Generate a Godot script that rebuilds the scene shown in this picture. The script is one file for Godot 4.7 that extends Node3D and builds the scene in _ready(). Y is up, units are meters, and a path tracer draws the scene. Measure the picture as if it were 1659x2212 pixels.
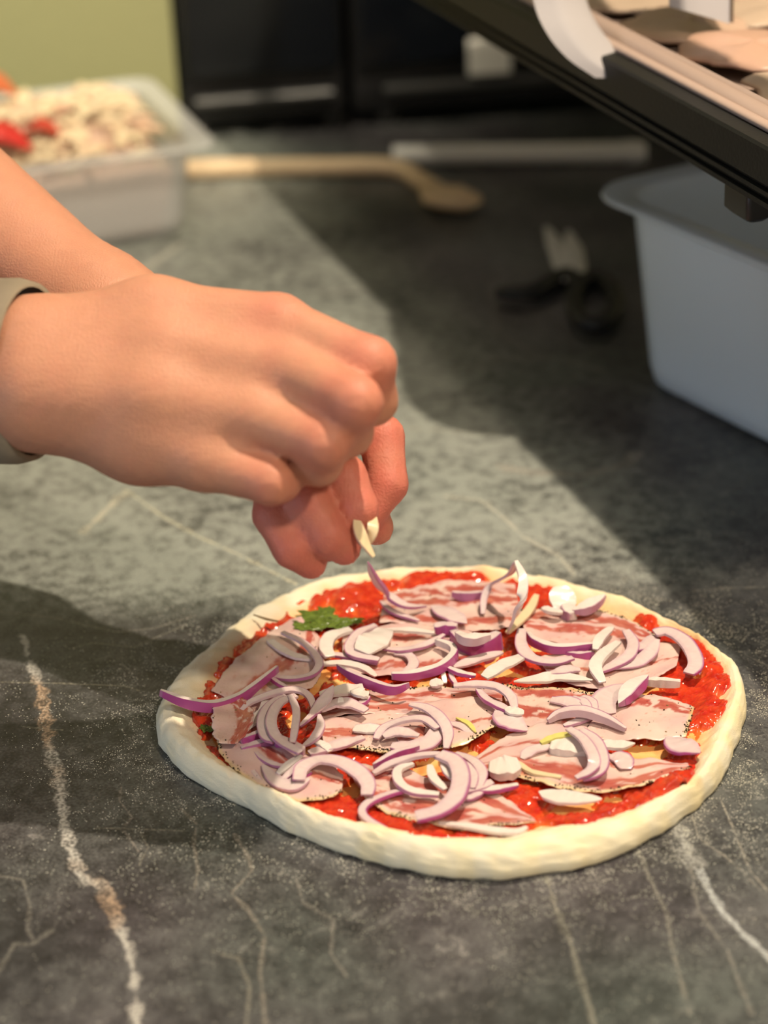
extends Node3D
# A pizza being topped on a floured stone worktop. Units are metres; toppings are listed in millimetres from the middle of the pizza.

const TOP := 0.9
const MID := Vector3(0.033, 0.9, 0.034)
var used := {}
var M := {}
var rg := RandomNumberGenerator.new()

func _ready() -> void:
	# camera
	var cam := Camera3D.new()
	cam.name = "camera"
	var lens := CameraAttributesPhysical.new()
	lens.frustum_focal_length = 51.0
	lens.exposure_aperture = 2.85
	lens.frustum_focus_distance = 1.125
	lens.frustum_near = 0.05
	lens.frustum_far = 60.0
	cam.attributes = lens
	add_child(cam)
	cam.fov = 26.4838
	cam.keep_aspect = Camera3D.KEEP_HEIGHT
	cam.transform = Transform3D(Basis(Vector3.RIGHT, deg_to_rad(-26.0)) * Basis(Vector3.BACK, deg_to_rad(-2.5)), Vector3(0, 1.5, 1.0))
	cam.current = true
	# surroundings: a closed room, so the sky gives nothing
	var we := WorldEnvironment.new()
	we.name = "environment"
	var env := Environment.new()
	env.background_mode = Environment.BG_COLOR
	env.background_color = Color(0, 0, 0)
	env.tonemap_mode = Environment.TONE_MAPPER_LINEAR
	env.tonemap_exposure = 1.0
	env.sdfgi_enabled = true
	env.ssao_enabled = true
	env.ssil_enabled = true
	we.environment = env
	add_child(we)
	# two pendants, then added unseen fills: a ceiling panel, a wall spot and a daylight pane
	pendant("lit dark-shaded pendant lamp hanging nearest above the pizza", Vector3(0.38, 2.3, -0.05), 2.35, 0.014, Color(1.0, 0.93, 0.82))
	pendant("lit dark-shaded pendant lamp on the viewer's side of the shelf end", Vector3(0.75, 2.3, 1.1), 1.65, 0.06, Color(1.0, 0.92, 0.80))
	fill_panel("added warm white fill panel on the ceiling behind the viewer", Vector3(0.1, 2.72, 2.0), 0.6, 0.35, Color(1.0, 0.95, 0.86))
	fill_window(Vector3(-2.43, 1.62, 1.55), 1.1, 1.2, 2.0, Color(0.80, 0.90, 1.0))
	fill_spot("small added ceiling spot brightening the olive wall", Vector3(-0.75, 2.70, -0.25), Vector3(-0.26, 1.06, -1.10), 2.6, Color(1.0, 0.95, 0.84))
	materials()
	room()
	worktop()
	shelf()
	ovens()
	tubs()
	pizza()
	toppings()
	utensils()
	cook()
	flour()

func pendant(label: String, at: Vector3, energy: float, size: float, c: Color) -> void:
	var t := thing("pendant_lamp", label, "lamp", at)
	part("shade", lathe([[0.02, 0.17], [0.035, 0.165], [0.05, 0.12], [0.11, 0.03], [0.115, 0.0], [0.112, 0.0], [0.106, 0.03], [0.046, 0.116], [0.02, 0.13]]), mat(Color(0.03, 0.03, 0.03), 0.4), t)
	part("cord", tube(PackedVector3Array([Vector3(0, 0.16, 0), Vector3(0, 2.75 - at.y, 0)]), [0.004, 0.004], 8), mat(Color(0.02, 0.02, 0.02)), t)
	var g := mat(Color(0.9, 0.85, 0.75), 0.4)
	g.emission_enabled = true
	g.emission = c
	g.emission_energy_multiplier = 6.0
	part("bulb", ball(0.045), g, t, Vector3(0, 0.0, 0))
	var l := OmniLight3D.new()
	l.name = "bulb_light"
	l.light_energy = energy
	l.light_color = c
	l.light_size = size
	l.omni_range = 12.0
	l.omni_attenuation = 2.0
	l.shadow_enabled = true
	t.add_child(l)

func fill_panel(label: String, at: Vector3, s: float, energy: float, c: Color) -> void:  # added unseen fill lamp, softens the shaded sides
	var t := thing("fill_ceiling_light", label, "lamp", at)
	var g := mat(Color(0.9, 0.9, 0.9), 0.5)
	g.emission_enabled = true
	g.emission = c
	g.emission_energy_multiplier = 1.2
	part("diffuser", box(Vector3(s, 0.012, s)), g, t, Vector3(0, 0.006, 0))
	for k in 4:
		var b := part("frame", box(Vector3(s + 0.06, 0.03, 0.03)), mat(Color(0.7, 0.7, 0.7)), t, Vector3(0, 0.012, 0) + Vector3(0, 0, s / 2 + 0.015).rotated(Vector3.UP, PI / 2 * k))
		b.rotation.y = PI / 2 * k
	var l := AreaLight3D.new()
	l.name = "panel_light"
	l.area_size = Vector2(s, s)
	l.light_energy = energy
	l.light_color = c
	l.position = Vector3(0, -0.004, 0)
	l.rotation.x = -PI / 2
	l.shadow_enabled = true
	l.area_range = 12.0
	t.add_child(l)

func fill_window(at: Vector3, w: float, h: float, energy: float, c: Color) -> void:  # added source of cool side fill, shaped as a glowing daylight opening
	var t := Node3D.new()
	t.name = "fill_window_1"
	t.position = at
	t.rotation.y = PI / 2
	t.set_meta("kind", "structure")
	add_child(t)
	var g := mat(Color(0.8, 0.85, 0.9), 0.2)
	g.emission_enabled = true
	g.emission = c
	g.emission_energy_multiplier = 1.1
	var fr := mat(Color(0.6, 0.6, 0.58), 0.5)
	for x in [-0.5, 0.5]:
		part("pane", box(Vector3(w * 0.5 - 0.03, h - 0.06, 0.006)), g, t, Vector3(x * (w * 0.5), 0, 0.005))
	for x in [-0.5, 0.0, 0.5]:
		part("frame", box(Vector3(0.05, h + 0.05, 0.05)), fr, t, Vector3(x * w, 0, 0.01))
	for y in [-0.5, 0.5]:
		part("frame", box(Vector3(w - 0.05, 0.05, 0.05)), fr, t, Vector3(0, y * h, 0.01))
	part("sill", box(Vector3(w + 0.12, 0.03, 0.14)), fr, t, Vector3(0, -h * 0.5 - 0.04, 0.05))
	var l := AreaLight3D.new()
	l.name = "window_fill"
	l.area_size = Vector2(w, h)
	l.light_energy = energy
	l.light_color = c
	l.position = Vector3(0, 0, 0.04)
	l.rotation.y = PI
	l.shadow_enabled = true
	l.area_range = 12.0
	t.add_child(l)

func fill_spot(label: String, at: Vector3, to: Vector3, energy: float, c: Color) -> void:  # added unseen lamp that brightens the back wall
	var t := thing("added_spotlight", label, "lamp", at)
	var d := (to - at).normalized()
	var turn := Basis(Quaternion(Vector3.DOWN, d))
	var can := part("can", lathe([[0.0, 0.03], [0.03, 0.03], [0.036, 0.02], [0.036, -0.06], [0.033, -0.06], [0.03, 0.0], [0.0, 0.0]], 24), mat(Color(0.6, 0.6, 0.6), 0.4), t)
	can.basis = turn
	part("stem", tube(PackedVector3Array([Vector3(0, 0.0, 0), Vector3(0, 2.75 - at.y, 0)]), [0.008, 0.008], 8), mat(Color(0.6, 0.6, 0.6), 0.4), t)
	var g := mat(Color(0.9, 0.9, 0.85), 0.4)
	g.emission_enabled = true
	g.emission = c
	g.emission_energy_multiplier = 4.0
	part("bulb", ball(0.02), g, t, d * 0.045)
	var l := SpotLight3D.new()
	l.name = "spot_light"
	l.light_energy = energy
	l.light_color = c
	l.light_size = 0.03
	l.spot_range = 12.0
	l.spot_attenuation = 2.0
	l.spot_angle = 12.0
	l.spot_angle_attenuation = 0.9
	l.shadow_enabled = true
	l.basis = Basis.looking_at(d)
	l.position = d * 0.075
	t.add_child(l)

func materials() -> void:
	M.dough = bump(vmat(0.82, 0.25), 0.06, 0.018, 60.0, 3, 5)
	M.sauce = bump(vmat(0.10, 0.7), 0.05, 0.018, 40.0, 4, 3)
	M.twig = mat(Color(0.20, 0.12, 0.04), 0.7)
	M.pancetta = bump(vmat(0.30, 0.5), 0.03, 0.010, 50.0, 6, 3)
	M.pepper = vmat(0.7, 0.3)
	M.onion = bump(vmat(0.20, 0.5), 0.05, 0.006, 90.0, 7, 3)
	M.onion.backlight_enabled = true
	M.onion.backlight = Color(0.60, 0.52, 0.52)
	M.skin_purple = mat(Color(0.40, 0.070, 0.245), 0.28)
	M.skin_lilac = mat(Color(0.40, 0.13, 0.29), 0.3)
	M.herb = vmat(0.35, 0.5)
	M.skin = bump(vmat(0.5, 0.35), 0.06, 0.03, 40.0, 8, 4)
	M.skin.subsurf_scatter_enabled = true
	M.skin.subsurf_scatter_strength = 0.12
	M.cloth = bump(mat(Color(0.018, 0.018, 0.02), 0.9), 0.2, 0.05, 12.0, 9, 2)
	M.trousers = bump(mat(Color(0.03, 0.035, 0.05), 0.9), 0.2, 0.05, 12.0, 9, 2)
	M.rubber = mat(Color(0.015, 0.015, 0.015), 0.6)
	M.hair = bump(mat(Color(0.03, 0.018, 0.01), 0.6), 0.15, 0.2, 20.0, 10, 3)
	M.eye = mat(Color(0.10, 0.07, 0.05), 0.15)
	M.band = bump(mat(Color(0.27, 0.215, 0.15), 0.8), 0.25, 0.08, 40.0, 11, 2)
	M.black = mat(Color(0.006, 0.006, 0.007), 0.45)
	M.glass_black = mat(Color(0.003, 0.004, 0.006), 0.12)
	M.steel = mat(Color(0.66, 0.66, 0.64), 0.35, 0.6)
	M.steel_dull = bump(mat(Color(0.45, 0.45, 0.43), 0.42, 1.0), 0.05, 0.01, 30.0, 12, 3)
	M.wood = wood()
	M.paper = mat(Color(0.33, 0.31, 0.32), 0.8)
	M.paper.backlight_enabled = true
	M.paper.backlight = Color(0.12, 0.12, 0.12)
	M.rail = bump(mat(Color(0.005, 0.0054, 0.006), 0.5, 0.0, 0.35), 0.05, 0.01, 20.0, 13, 3)
	M.tub = mat(Color(0.74, 0.86, 1.0), 0.35)
	M.tub.transparency = BaseMaterial3D.TRANSPARENCY_ALPHA
	M.tub.albedo_color.a = 0.72
	M.tub_clear = mat(Color(0.78, 0.79, 0.80), 0.35)
	M.tub_clear.transparency = BaseMaterial3D.TRANSPARENCY_ALPHA
	M.tub_clear.albedo_color.a = 0.34
	M.alu = mat(Color(0.80, 0.80, 0.78), 0.35, 0.15)
	M.dough_plain = mat(Color(0.62, 0.46, 0.32), 0.7)
	M.board = bump(mat(Color(0.50, 0.44, 0.40), 0.4, 0.5), 0.05, 0.01, 20.0, 14, 3)

func wood() -> StandardMaterial3D:
	var m := mat(Color(1, 1, 1), 0.55)
	var n := NoiseTexture2D.new()
	n.width = 256
	n.height = 256
	n.noise = nz(31, 0.03, 4)
	var g := Gradient.new()
	g.colors = PackedColorArray([Color(0.83, 0.71, 0.57), Color(0.94, 0.85, 0.71)])
	n.color_ramp = g
	m.albedo_texture = n
	m.uv1_triplanar = true
	m.uv1_scale = Vector3(3, 30, 30)
	return m

# ---------- room ----------
func room() -> void:
	var white := bump(mat(Color(0.62, 0.60, 0.55), 0.9), 0.05, 0.05, 4.0, 41)
	var olive := bump(mat(Color(0.31, 0.31, 0.15), 0.7), 0.05, 0.03, 5.0, 42)
	var tile := bump(mat(Color(0.20, 0.19, 0.175), 0.6), 0.05, 0.05, 3.0, 43)
	struct("floor", box(Vector3(5.2, 0.1, 5.4)), tile, Vector3(0, -0.05, 0.6))
	struct("ceiling", box(Vector3(5.2, 0.1, 5.4)), white, Vector3(0, 2.80, 0.6))
	struct("wall_back", box(Vector3(5.0, 2.75, 0.12)), olive, Vector3(0, 1.375, -1.78), deg_to_rad(6.0))
	struct("pillar_left", box(Vector3(0.36, 1.85, 0.28)), olive, Vector3(-0.3767, 1.8260, -1.2076), deg_to_rad(6.0))
	struct("wall_front", box(Vector3(5.2, 2.75, 0.12)), white, Vector3(0, 1.375, 3.2))
	struct("wall_left", box(Vector3(0.12, 2.75, 5.4)), white, Vector3(-2.5, 1.375, 0.6))
	struct("wall_right", box(Vector3(0.12, 2.75, 5.4)), white, Vector3(2.5, 1.375, 0.6))

# ---------- worktop: dark stone with pale veins, its flour film carrying painted light and shade ----------
const NEAR := [-0.31, -0.42, 0.66, 0.7543]
const VEINS := [
	[6, 0.52, 0.50, 0.46, [[-208.3, -88.7], [-203.1, -64.4], [-197.9, -48.5], [-193, -35.4], [-187.1, -8], [-180.7, 25.2], [-174.8, 48], [-170.4, 65.7], [-165.4, 95.3], [-158.8, 123.6], [-150.7, 147], [-145.8, 152.9], [-138.8, 157.1], [-132.9, 173.8], [-129.5, 188.1], [-123.7, 205.6], [-118.9, 225.7], [-113.5, 266.6]]],
	[1, 0.34, 0.32, 0.25, [[-220.2, -38.8], [-181.4, -33.9], [-145.3, -27.9], [-137.2, -22.2]]],
	[1, 0.30, 0.28, 0.22, [[-196, 10.1], [-185.9, 12.4], [-174.5, 15.2]]],
	[9, 0.36, 0.36, 0.34, [[134.6, 124.5], [135.7, 142.1], [137.9, 160.3]]],
	[4, 0.48, 0.50, 0.50, [[138.3, 157.4], [141.4, 179.5], [145, 197.4], [152.5, 215.1], [162.9, 237.2]]],
	[1.2, 0.28, 0.26, 0.22, [[142.6, 113.1], [143.2, 138.8], [155.5, 158.6], [170.4, 195.8]]],
	[1.2, 0.28, 0.26, 0.22, [[157.7, 95.9], [160.4, 128.4], [162.8, 166.6], [171, 192.3]]],
	[2.5, 0.24, 0.23, 0.19, [[68.2, 163.2], [70.3, 188.5], [75, 216.3], [76.1, 236], [79.9, 276.5]]],
	[1.8, 0.22, 0.21, 0.18, [[113.2, 146.1], [115.4, 166.7], [120, 195.6], [119, 226], [120.1, 267.2]]],
	[2, 0.20, 0.19, 0.17, [[135.6, 160.9], [134.6, 196.7], [142.7, 224.4], [146.3, 268.9]]],
	[1.2, 0.22, 0.20, 0.18, [[-138.3, 72.5], [-138.1, 85.1], [-130.6, 100], [-134.3, 109.7], [-124.7, 130]]],
	[1.5, 0.22, 0.20, 0.17, [[-107.1, 93.7], [-98.2, 108.5], [-98.8, 124.2], [-95.2, 147.4], [-96.1, 162.1]]],
	[2, 0.22, 0.20, 0.17, [[-79.6, 117.9], [-73.4, 133.9], [-69.5, 149.3], [-78.6, 167], [-69.4, 181.9], [-62.1, 199.8], [-63.3, 226.3], [-59.5, 267.2]]],
	[1.8, 0.20, 0.19, 0.16, [[-85, 210], [-73.4, 215.8], [-67.5, 235.7], [-68.3, 266.6]]],
	[1.5, 0.20, 0.19, 0.17, [[-48.6, 158.3], [-45.1, 176.6], [-31.2, 189.9], [-32.1, 215.4], [-25, 232.2]]],
	[1.5, 0.20, 0.19, 0.17, [[-191.7, 144], [-177.9, 148.7], [-171.8, 171], [-170.6, 188.6], [-167.2, 195.7]]],
	[2.2, 0.20, 0.19, 0.17, [[-180.8, 221.4], [-175.6, 198.5], [-167.2, 199.1], [-160, 189.4]]],
	[1.2, 0.20, 0.19, 0.16, [[-147, 108], [-119.5, 111.7], [-103.5, 114.1]]],
	[1.2, 0.20, 0.19, 0.16, [[-126.3, 110.3], [-120.6, 126.5], [-123.8, 141.5]]],
	[2.5, 0.58, 0.55, 0.42, [[-165.8, -278.2], [-140.3, -238.1], [-115.1, -206.3], [-88.1, -178.6], [-53.7, -138.1]]],
	[5.5, 0.55, 0.52, 0.42, [[-188.2, -219.9], [-174.5, -258.4], [-165.8, -278.2]]],
	[3.2, 0.50, 0.49, 0.42, [[38.9, -249.2], [62, -241.4], [74.8, -213.5], [84.3, -186.9], [102, -163.4], [110.4, -135.6]]],
	[3, 0.34, 0.33, 0.28, [[18.4, -358.9], [80.5, -342.1]]],
	[9, 0.34, 0.32, 0.28, [[77, -288.8], [103.2, -277.5], [132.8, -272.3], [158.1, -284], [167.8, -301.2]]],
	[7, 0.58, 0.56, 0.48, [[-202.8, -660.6], [-183, -719.3], [-164.8, -763.8]]],
	[5, 0.50, 0.50, 0.46, [[-43.7, -633.1], [0.6, -635]]],
	[4, 0.25, 0.25, 0.21, [[-154.8, -863.1], [-107.4, -924.3]]],
	[4, 0.25, 0.25, 0.21, [[-150.3, -786.1], [-93.8, -894.7]]],
	[3.5, 0.26, 0.25, 0.22, [[177.5, -108.5], [199.2, -109.9], [226, -109.7]]],
	[2, 0.26, 0.25, 0.22, [[191, -36], [208.6, -14.2]]],
	[7.5, 0.17, 0.17, 0.15, [[54.8, -458.7], [89.6, -477], [130, -475], [160.8, -446.6]]],
	[6, 0.16, 0.15, 0.14, [[92.4, -628.7], [91.3, -527.9], [114.2, -487.8]]],
	[2.2, 0.20, 0.19, 0.17, [[-229.2, -120.9], [-192.7, -109.2], [-156, -89.4], [-135, -91.3], [-111.9, -104.7]]],
	[2, 0.18, 0.17, 0.15, [[-178, -72.6], [-168.1, -78.1], [-143.8, -70.7], [-116.6, -94.1]]],
]

func stone(x0: float, z0: float, w: int, h: int, px: float) -> ImageTexture:
	var layer := []
	for a in [[51, 9.0, 4], [52, 70.0, 4], [53, 16.0, 3], [54, 420.0, 3], [55, 5.0, 2], [56, 38.0, 3]]:
		var n := nz(a[0], a[1] * px, a[2])
		if a[0] == 53 or a[0] == 56:
			n.domain_warp_enabled = true
			n.domain_warp_amplitude = 0.022 / px
			n.domain_warp_frequency = 26.0 * px
		n.offset = Vector3(x0 / px + 4000.0, z0 / px + 4000.0, 0)
		layer.append(n.get_image(w, h, false, false, false).get_data())
	var cloud: PackedByteArray = layer[0]
	var mott: PackedByteArray = layer[1]
	var crack: PackedByteArray = layer[2]
	var fleck: PackedByteArray = layer[3]
	var broad: PackedByteArray = layer[4]
	var crack2: PackedByteArray = layer[5]
	var vein := PackedFloat32Array()
	vein.resize(w * h)
	var which := PackedByteArray()
	which.resize(w * h)
	for k in VEINS.size():
		var e: Array = VEINS[k]
		var half: float = e[0] * 0.0005
		var p: Array = e[4]
		for i in p.size() - 1:
			var a := Vector2(p[i][0], p[i][1]) * 0.001
			var b := Vector2(p[i + 1][0], p[i + 1][1]) * 0.001
			var lo := ((a.min(b) - Vector2.ONE * half * 2.6) - Vector2(x0, z0)) / px
			var hi := ((a.max(b) + Vector2.ONE * half * 2.6) - Vector2(x0, z0)) / px
			for y in range(maxi(0, int(lo.y)), mini(h, int(hi.y) + 1)):
				for x in range(maxi(0, int(lo.x)), mini(w, int(hi.x) + 1)):
					var q := Vector2(x0 + (x + 0.5) * px, z0 + (y + 0.5) * px)
					var t := clampf((q - a).dot(b - a) / (b - a).length_squared(), 0.0, 1.0)
					var at := y * w + x
					var d := q.distance_to(a.lerp(b, t)) + ((mott[at] - 128) * 0.012 + (cloud[at] - 128) * 0.006) * half
					var s := 1.0 - smoothstep(half * 0.55, half * 1.25, d)
					if s > vein[at]:
						vein[at] = s
						which[at] = k
	var out := PackedByteArray()
	out.resize(w * h * 3)
	var lut := PackedByteArray()
	for i in 1025:
		lut.append(int(255.0 * Color(i / 1024.0, 0, 0).linear_to_srgb().r))
	for y in h:
		var z := z0 + y * px
		var lit_zone := 1.0 - smoothstep(-0.155, -0.085, z)
		for x in w:
			var i := y * w + x
			var m := (mott[i] - 128) * 0.008
			var c := (cloud[i] - 128) * 0.009
			var fl := (fleck[i] - 128) * 0.011
			var br := (broad[i] - 128) * 0.012
			var g := 0.047 * (1.0 + 0.45 * c + 0.5 * m + 0.3 * fl)
			var r := g * (1.01 + 0.16 * br)
			var b := g * (1.06 + 0.12 * br)
			var cr := absf(crack[i] - 128.0)
			if cr < 3.0 and c > -0.35:
				var k := (1.0 - cr / 3.0) * 0.10 * (0.55 + m + c)
				r += k
				g += k * 0.95
				b += k * 0.88
			cr = absf(crack2[i] - 128.0)
			if cr < 3.4 and c + br > 0.12:
				var k := (1.0 - cr / 3.4) * 0.035 * (0.7 + m)
				r += k
				g += k * 0.95
				b += k * 0.8
			# flour film, painted brighter where lit, cut along shelf and hand shadows
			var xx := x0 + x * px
			var f := lit_zone * (0.66 + 0.30 * c + 0.55 * m + 0.30 * fl) * (1.0 - 0.93 * smoothstep(0.0, 0.09, xx - 0.0785 - (z + 0.37) * 0.32))
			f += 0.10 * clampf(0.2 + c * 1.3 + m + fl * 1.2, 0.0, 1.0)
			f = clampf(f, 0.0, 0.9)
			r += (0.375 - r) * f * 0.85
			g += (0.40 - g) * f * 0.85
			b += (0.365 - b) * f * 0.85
			var vn := vein[i]
			if vn > 0.0:
				var e: Array = VEINS[which[i]]
				var tw := clampf(0.62 + 0.55 * m + 0.55 * fl + 0.4 * c, 0.15, 1.0) * vn
				var warm: float = clampf(0.32 - c * 2.4 - br * 0.6, 0.0, 1.0) if which[i] == 0 else 0.0
				r += (e[1] * (1.0 - 0.05 * warm) - r) * tw
				g += (e[2] * (1.0 - 0.30 * warm) - g) * tw
				b += (e[3] * (1.0 - 0.48 * warm) - b) * tw
			i *= 3
			out[i] = lut[clampi(int(r * 1024.0), 0, 1024)]
			out[i + 1] = lut[clampi(int(g * 1024.0), 0, 1024)]
			out[i + 2] = lut[clampi(int(b * 1024.0), 0, 1024)]
	return ImageTexture.create_from_image(Image.create_from_data(w, h, false, Image.FORMAT_RGB8, out))

func stone_mat(t: ImageTexture) -> StandardMaterial3D:
	var m := mat(Color(1, 1, 1), 0.42, 0.0, 0.5)
	m.albedo_texture = t
	return m

func flat(x0: float, z0: float, x1: float, z1: float, o: Array) -> ArrayMesh:
	var v := PackedVector3Array([Vector3(x0, 0, z0), Vector3(x1, 0, z0), Vector3(x1, 0, z1), Vector3(x0, 0, z1)])
	var uv := PackedVector2Array()
	for p in v:
		uv.append(Vector2((p.x - o[0]) / o[2], (p.z - o[1]) / o[3]))
	return mesh_of(v, PackedInt32Array([0, 1, 2, 0, 2, 3]), PackedColorArray(), true, Vector3.UP, uv)

func worktop() -> void:
	var t := thing("worktop", "dark grey stone worktop with white and tg veins, dusted with flour", "worktop", Vector3(0, TOP, 0))
	var all := [-0.53, -1.42, 1.48, 2.05]
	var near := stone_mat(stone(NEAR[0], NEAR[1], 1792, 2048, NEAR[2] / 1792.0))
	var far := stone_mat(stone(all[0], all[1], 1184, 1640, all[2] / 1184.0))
	var nx: float = NEAR[0] + NEAR[2]
	var nzz: float = NEAR[1] + NEAR[3]
	var ax: float = all[0] + all[2]
	var az: float = all[1] + all[3]
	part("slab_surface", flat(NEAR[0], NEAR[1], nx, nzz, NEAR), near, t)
	var s := SurfaceTool.new()
	for q in [[all[0], all[1], ax, NEAR[1]], [all[0], NEAR[1], NEAR[0], nzz], [nx, NEAR[1], ax, nzz], [all[0], nzz, ax, az]]:
		s.append_from(flat(q[0], q[1], q[2], q[3], all), 0, Transform3D())
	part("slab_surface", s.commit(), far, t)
	part("slab", box(Vector3(all[2], 0.03, all[3])), mat(Color(0.04, 0.04, 0.036), 0.5), t, Vector3((all[0] + ax) / 2, -0.0152, (all[1] + az) / 2))
	part("cabinet", box(Vector3(all[2] - 0.08, 0.87, all[3] - 0.08)), mat(Color(0.05, 0.05, 0.05), 0.5), t, Vector3((all[0] + ax) / 2, -0.465, (all[1] + az) / 2))

# ---------- shelf above the worktop, with its black front rail, and the paper orders ----------
const SH := Vector3(0.1381, -0.0132, -0.3020)
const SD := Vector3(0.3070, 0.0000, 0.9517)
const SR := Vector3(0.9517, 0.0000, -0.3070)

func on_shelf(along_: float, back: float, y: float) -> Vector3:
	return SH + SD * along_ + SR * back + Vector3.UP * y

func shelf() -> void:
	var turn := atan2(SD.x, SD.z)
	var t := thing("shelf", "raised shelf with a black front rail crossing over the worktop", "shelf", on_shelf(0, 0, 0), turn)
	# profile of the rail, looking along it: a flat face with two grooves near its lower edge
	var prof := [[0.0, 1.1795], [0.0015, 1.181], [0.012, 1.181], [0.014, 1.179], [0.014, 1.150], [0.012, 1.148], [0.001, 1.148], [0.0, 1.149], [0.0, 1.1515], [0.003, 1.152], [0.003, 1.1545], [0.0, 1.155], [0.0, 1.1575], [0.003, 1.158], [0.003, 1.1605], [0.0, 1.161]]
	var rs := []
	for e in [-0.62, 0.42]:
		var ring := PackedVector3Array()
		for p in prof:
			ring.append(Vector3(p[0], p[1], e))
		rs.append(ring)
	part("front_rail", flat_shaded(rings(rs)), M.rail, t)
	part("board", box(Vector3(0.40, 0.018, 1.03)), M.board, t, Vector3(0.2145, 1.164, -0.10))
	for z in [-0.58, 0.38]:
		part("post", box(Vector3(0.03, 0.255 + SH.y, 0.03)), M.black, t, Vector3(0.39, 1.0275 - SH.y * 0.5, z))
	part("clip", block(0.016, 0.02, 0.03), M.black, t, Vector3(0.010, 1.132, 0.185))
	# a slim rail higher up that the order slips hang from
	var tr := thing("ticket_rail", "slim steel rail holding the paper order slips above the shelf", "rail", on_shelf(0, 0.06, 0), turn)
	part("bar", tube(PackedVector3Array([Vector3(0, 1.40, -0.6), Vector3(0, 1.40, 0.4)]), [0.008, 0.008], 12), M.steel, tr)
	for z in [-0.59, 0.39]:
		part("post", tube(PackedVector3Array([Vector3(0.31, 1.1735, z), Vector3(0.31, 1.40, z), Vector3(0.0, 1.40, z)]), [0.006, 0.006, 0.006], 10, 20), M.steel, tr)
	slip("order_slip", "long curled white order slip hanging down to the black rail", PackedVector3Array([Vector3(0.1379, 1.1570, -0.2840), Vector3(0.1215, 1.1683, -0.2896), Vector3(0.1099, 1.1821, -0.2985), Vector3(0.1034, 1.1987, -0.3122), Vector3(0.1019, 1.2278, -0.3319), Vector3(0.1093, 1.2678, -0.3848), Vector3(0.1143, 1.2983, -0.4219)]), Vector3(0.0270, -0.0011, 0.0035), Vector3(0.0060, -0.0002, -0.0219), M.paper)
	slip("order_slip", "short white order slip whose lower corner shows near the frame top", PackedVector3Array([Vector3(0.1833, 1.1947, -0.2975), Vector3(0.1852, 1.2279, -0.3137), Vector3(0.1888, 1.2925, -0.3452)]), Vector3(0.0360, -0.0114, 0.0007), Vector3(0.0000, 0.0000, 0.0030), M.paper)
	slip("order_slip", "darker card tucked just behind the short white order slip", PackedVector3Array([Vector3(0.1858, 1.1941, -0.3017), Vector3(0.1877, 1.2270, -0.3177), Vector3(0.1914, 1.2918, -0.3493)]), Vector3(0.0365, -0.0114, 0.0007), Vector3(0.0000, 0.0000, 0.0030), mat(Color(0.10, 0.07, 0.05), 0.8))
	var tray := thing("ham_tray", "shallow pinkish tray of folded ham on the raised shelf", "tray", on_shelf(-0.02, 0.172, 1.1742), turn)
	part("tray", tub_mesh(0.30, 0.76, 0.010, 0.02, 0.006, 0.006, 0.010), mat(Color(0.34, 0.25, 0.21), 0.5), tray)
	var rows := ["in the row nearest the black rail", "in the second row from the black rail", "in the third row from the black rail", "in the row farthest from the black rail"]
	var nth := ["first", "second", "third", "fourth", "fifth", "sixth", "seventh", "eighth", "last"]
	for k in 36:
		var i := k % 9
		var j := k / 9
		var red := 1.0 if k == 22 else 0.0
		var c := Color(0.44, 0.26, 0.19).lerp(Color(0.42, 0.33, 0.25), fposmod(k * 0.37, 1.0)).lerp(Color(0.42, 0.10, 0.07), red)
		var o := part("ham_slice", folded(0.043 + 0.004 * fposmod(k * 0.61, 1.0), k), mat(c, 0.45), null, on_shelf(-0.02 + 0.082 * (4 - i), 0.076 + 0.068 * j, 1.1785 + 0.0012 * (k % 4)))
		o.rotation.y = k * 1.3
		tag(o, ("folded pink ham slice, %s from the viewer, " if red == 0.0 else "deep red folded slice, %s from the viewer, ") % nth[i] + rows[j], "ham", "folded ham slices in the tray")

func flat_shaded(m: ArrayMesh) -> ArrayMesh:
	var a := m.surface_get_arrays(0)
	var v: PackedVector3Array = a[Mesh.ARRAY_VERTEX]
	var out := PackedVector3Array()
	var nn := PackedVector3Array()
	var idx: PackedInt32Array = a[Mesh.ARRAY_INDEX]
	for i in range(0, idx.size(), 3):
		var n := (v[idx[i + 2]] - v[idx[i]]).cross(v[idx[i + 1]] - v[idx[i]]).normalized()
		for k in 3:
			out.append(v[idx[i + k]])
			nn.append(n)
	var arr := []
	arr.resize(Mesh.ARRAY_MAX)
	arr[Mesh.ARRAY_VERTEX] = out
	arr[Mesh.ARRAY_NORMAL] = nn
	var r := ArrayMesh.new()
	r.add_surface_from_arrays(Mesh.PRIMITIVE_TRIANGLES, arr)
	return r

# a paper slip: a sheet of real thickness following a line, curled across its width
func slip(called: String, label: String, line: PackedVector3Array, across: Vector3, curl: Vector3, mt: Material) -> void:
	var q := spline(line, 24)
	var v := PackedVector3Array()
	var idx := PackedInt32Array()
	var nu := 14
	for side in 2:
		for k in q.size():
			for i in nu + 1:
				var u := float(i) / nu
				v.append(q[k] - line[0] + across * minf(u, 0.75) / 0.75 + curl * smoothstep(0.35, 1.0, u) + across.cross(Vector3.UP).normalized() * 0.00015 * side)
	var row := nu + 1
	var half := q.size() * row
	for k in q.size() - 1:
		for i in nu:
			var a := k * row + i
			idx.append_array([a, a + 1, a + row, a + 1, a + row + 1, a + row])
			a += half
			idx.append_array([a, a + row, a + 1, a + 1, a + row, a + row + 1])
	tag(part(called, mesh_of(v, idx), mt, null, line[0]), label, "paper", "paper order slips")

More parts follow.
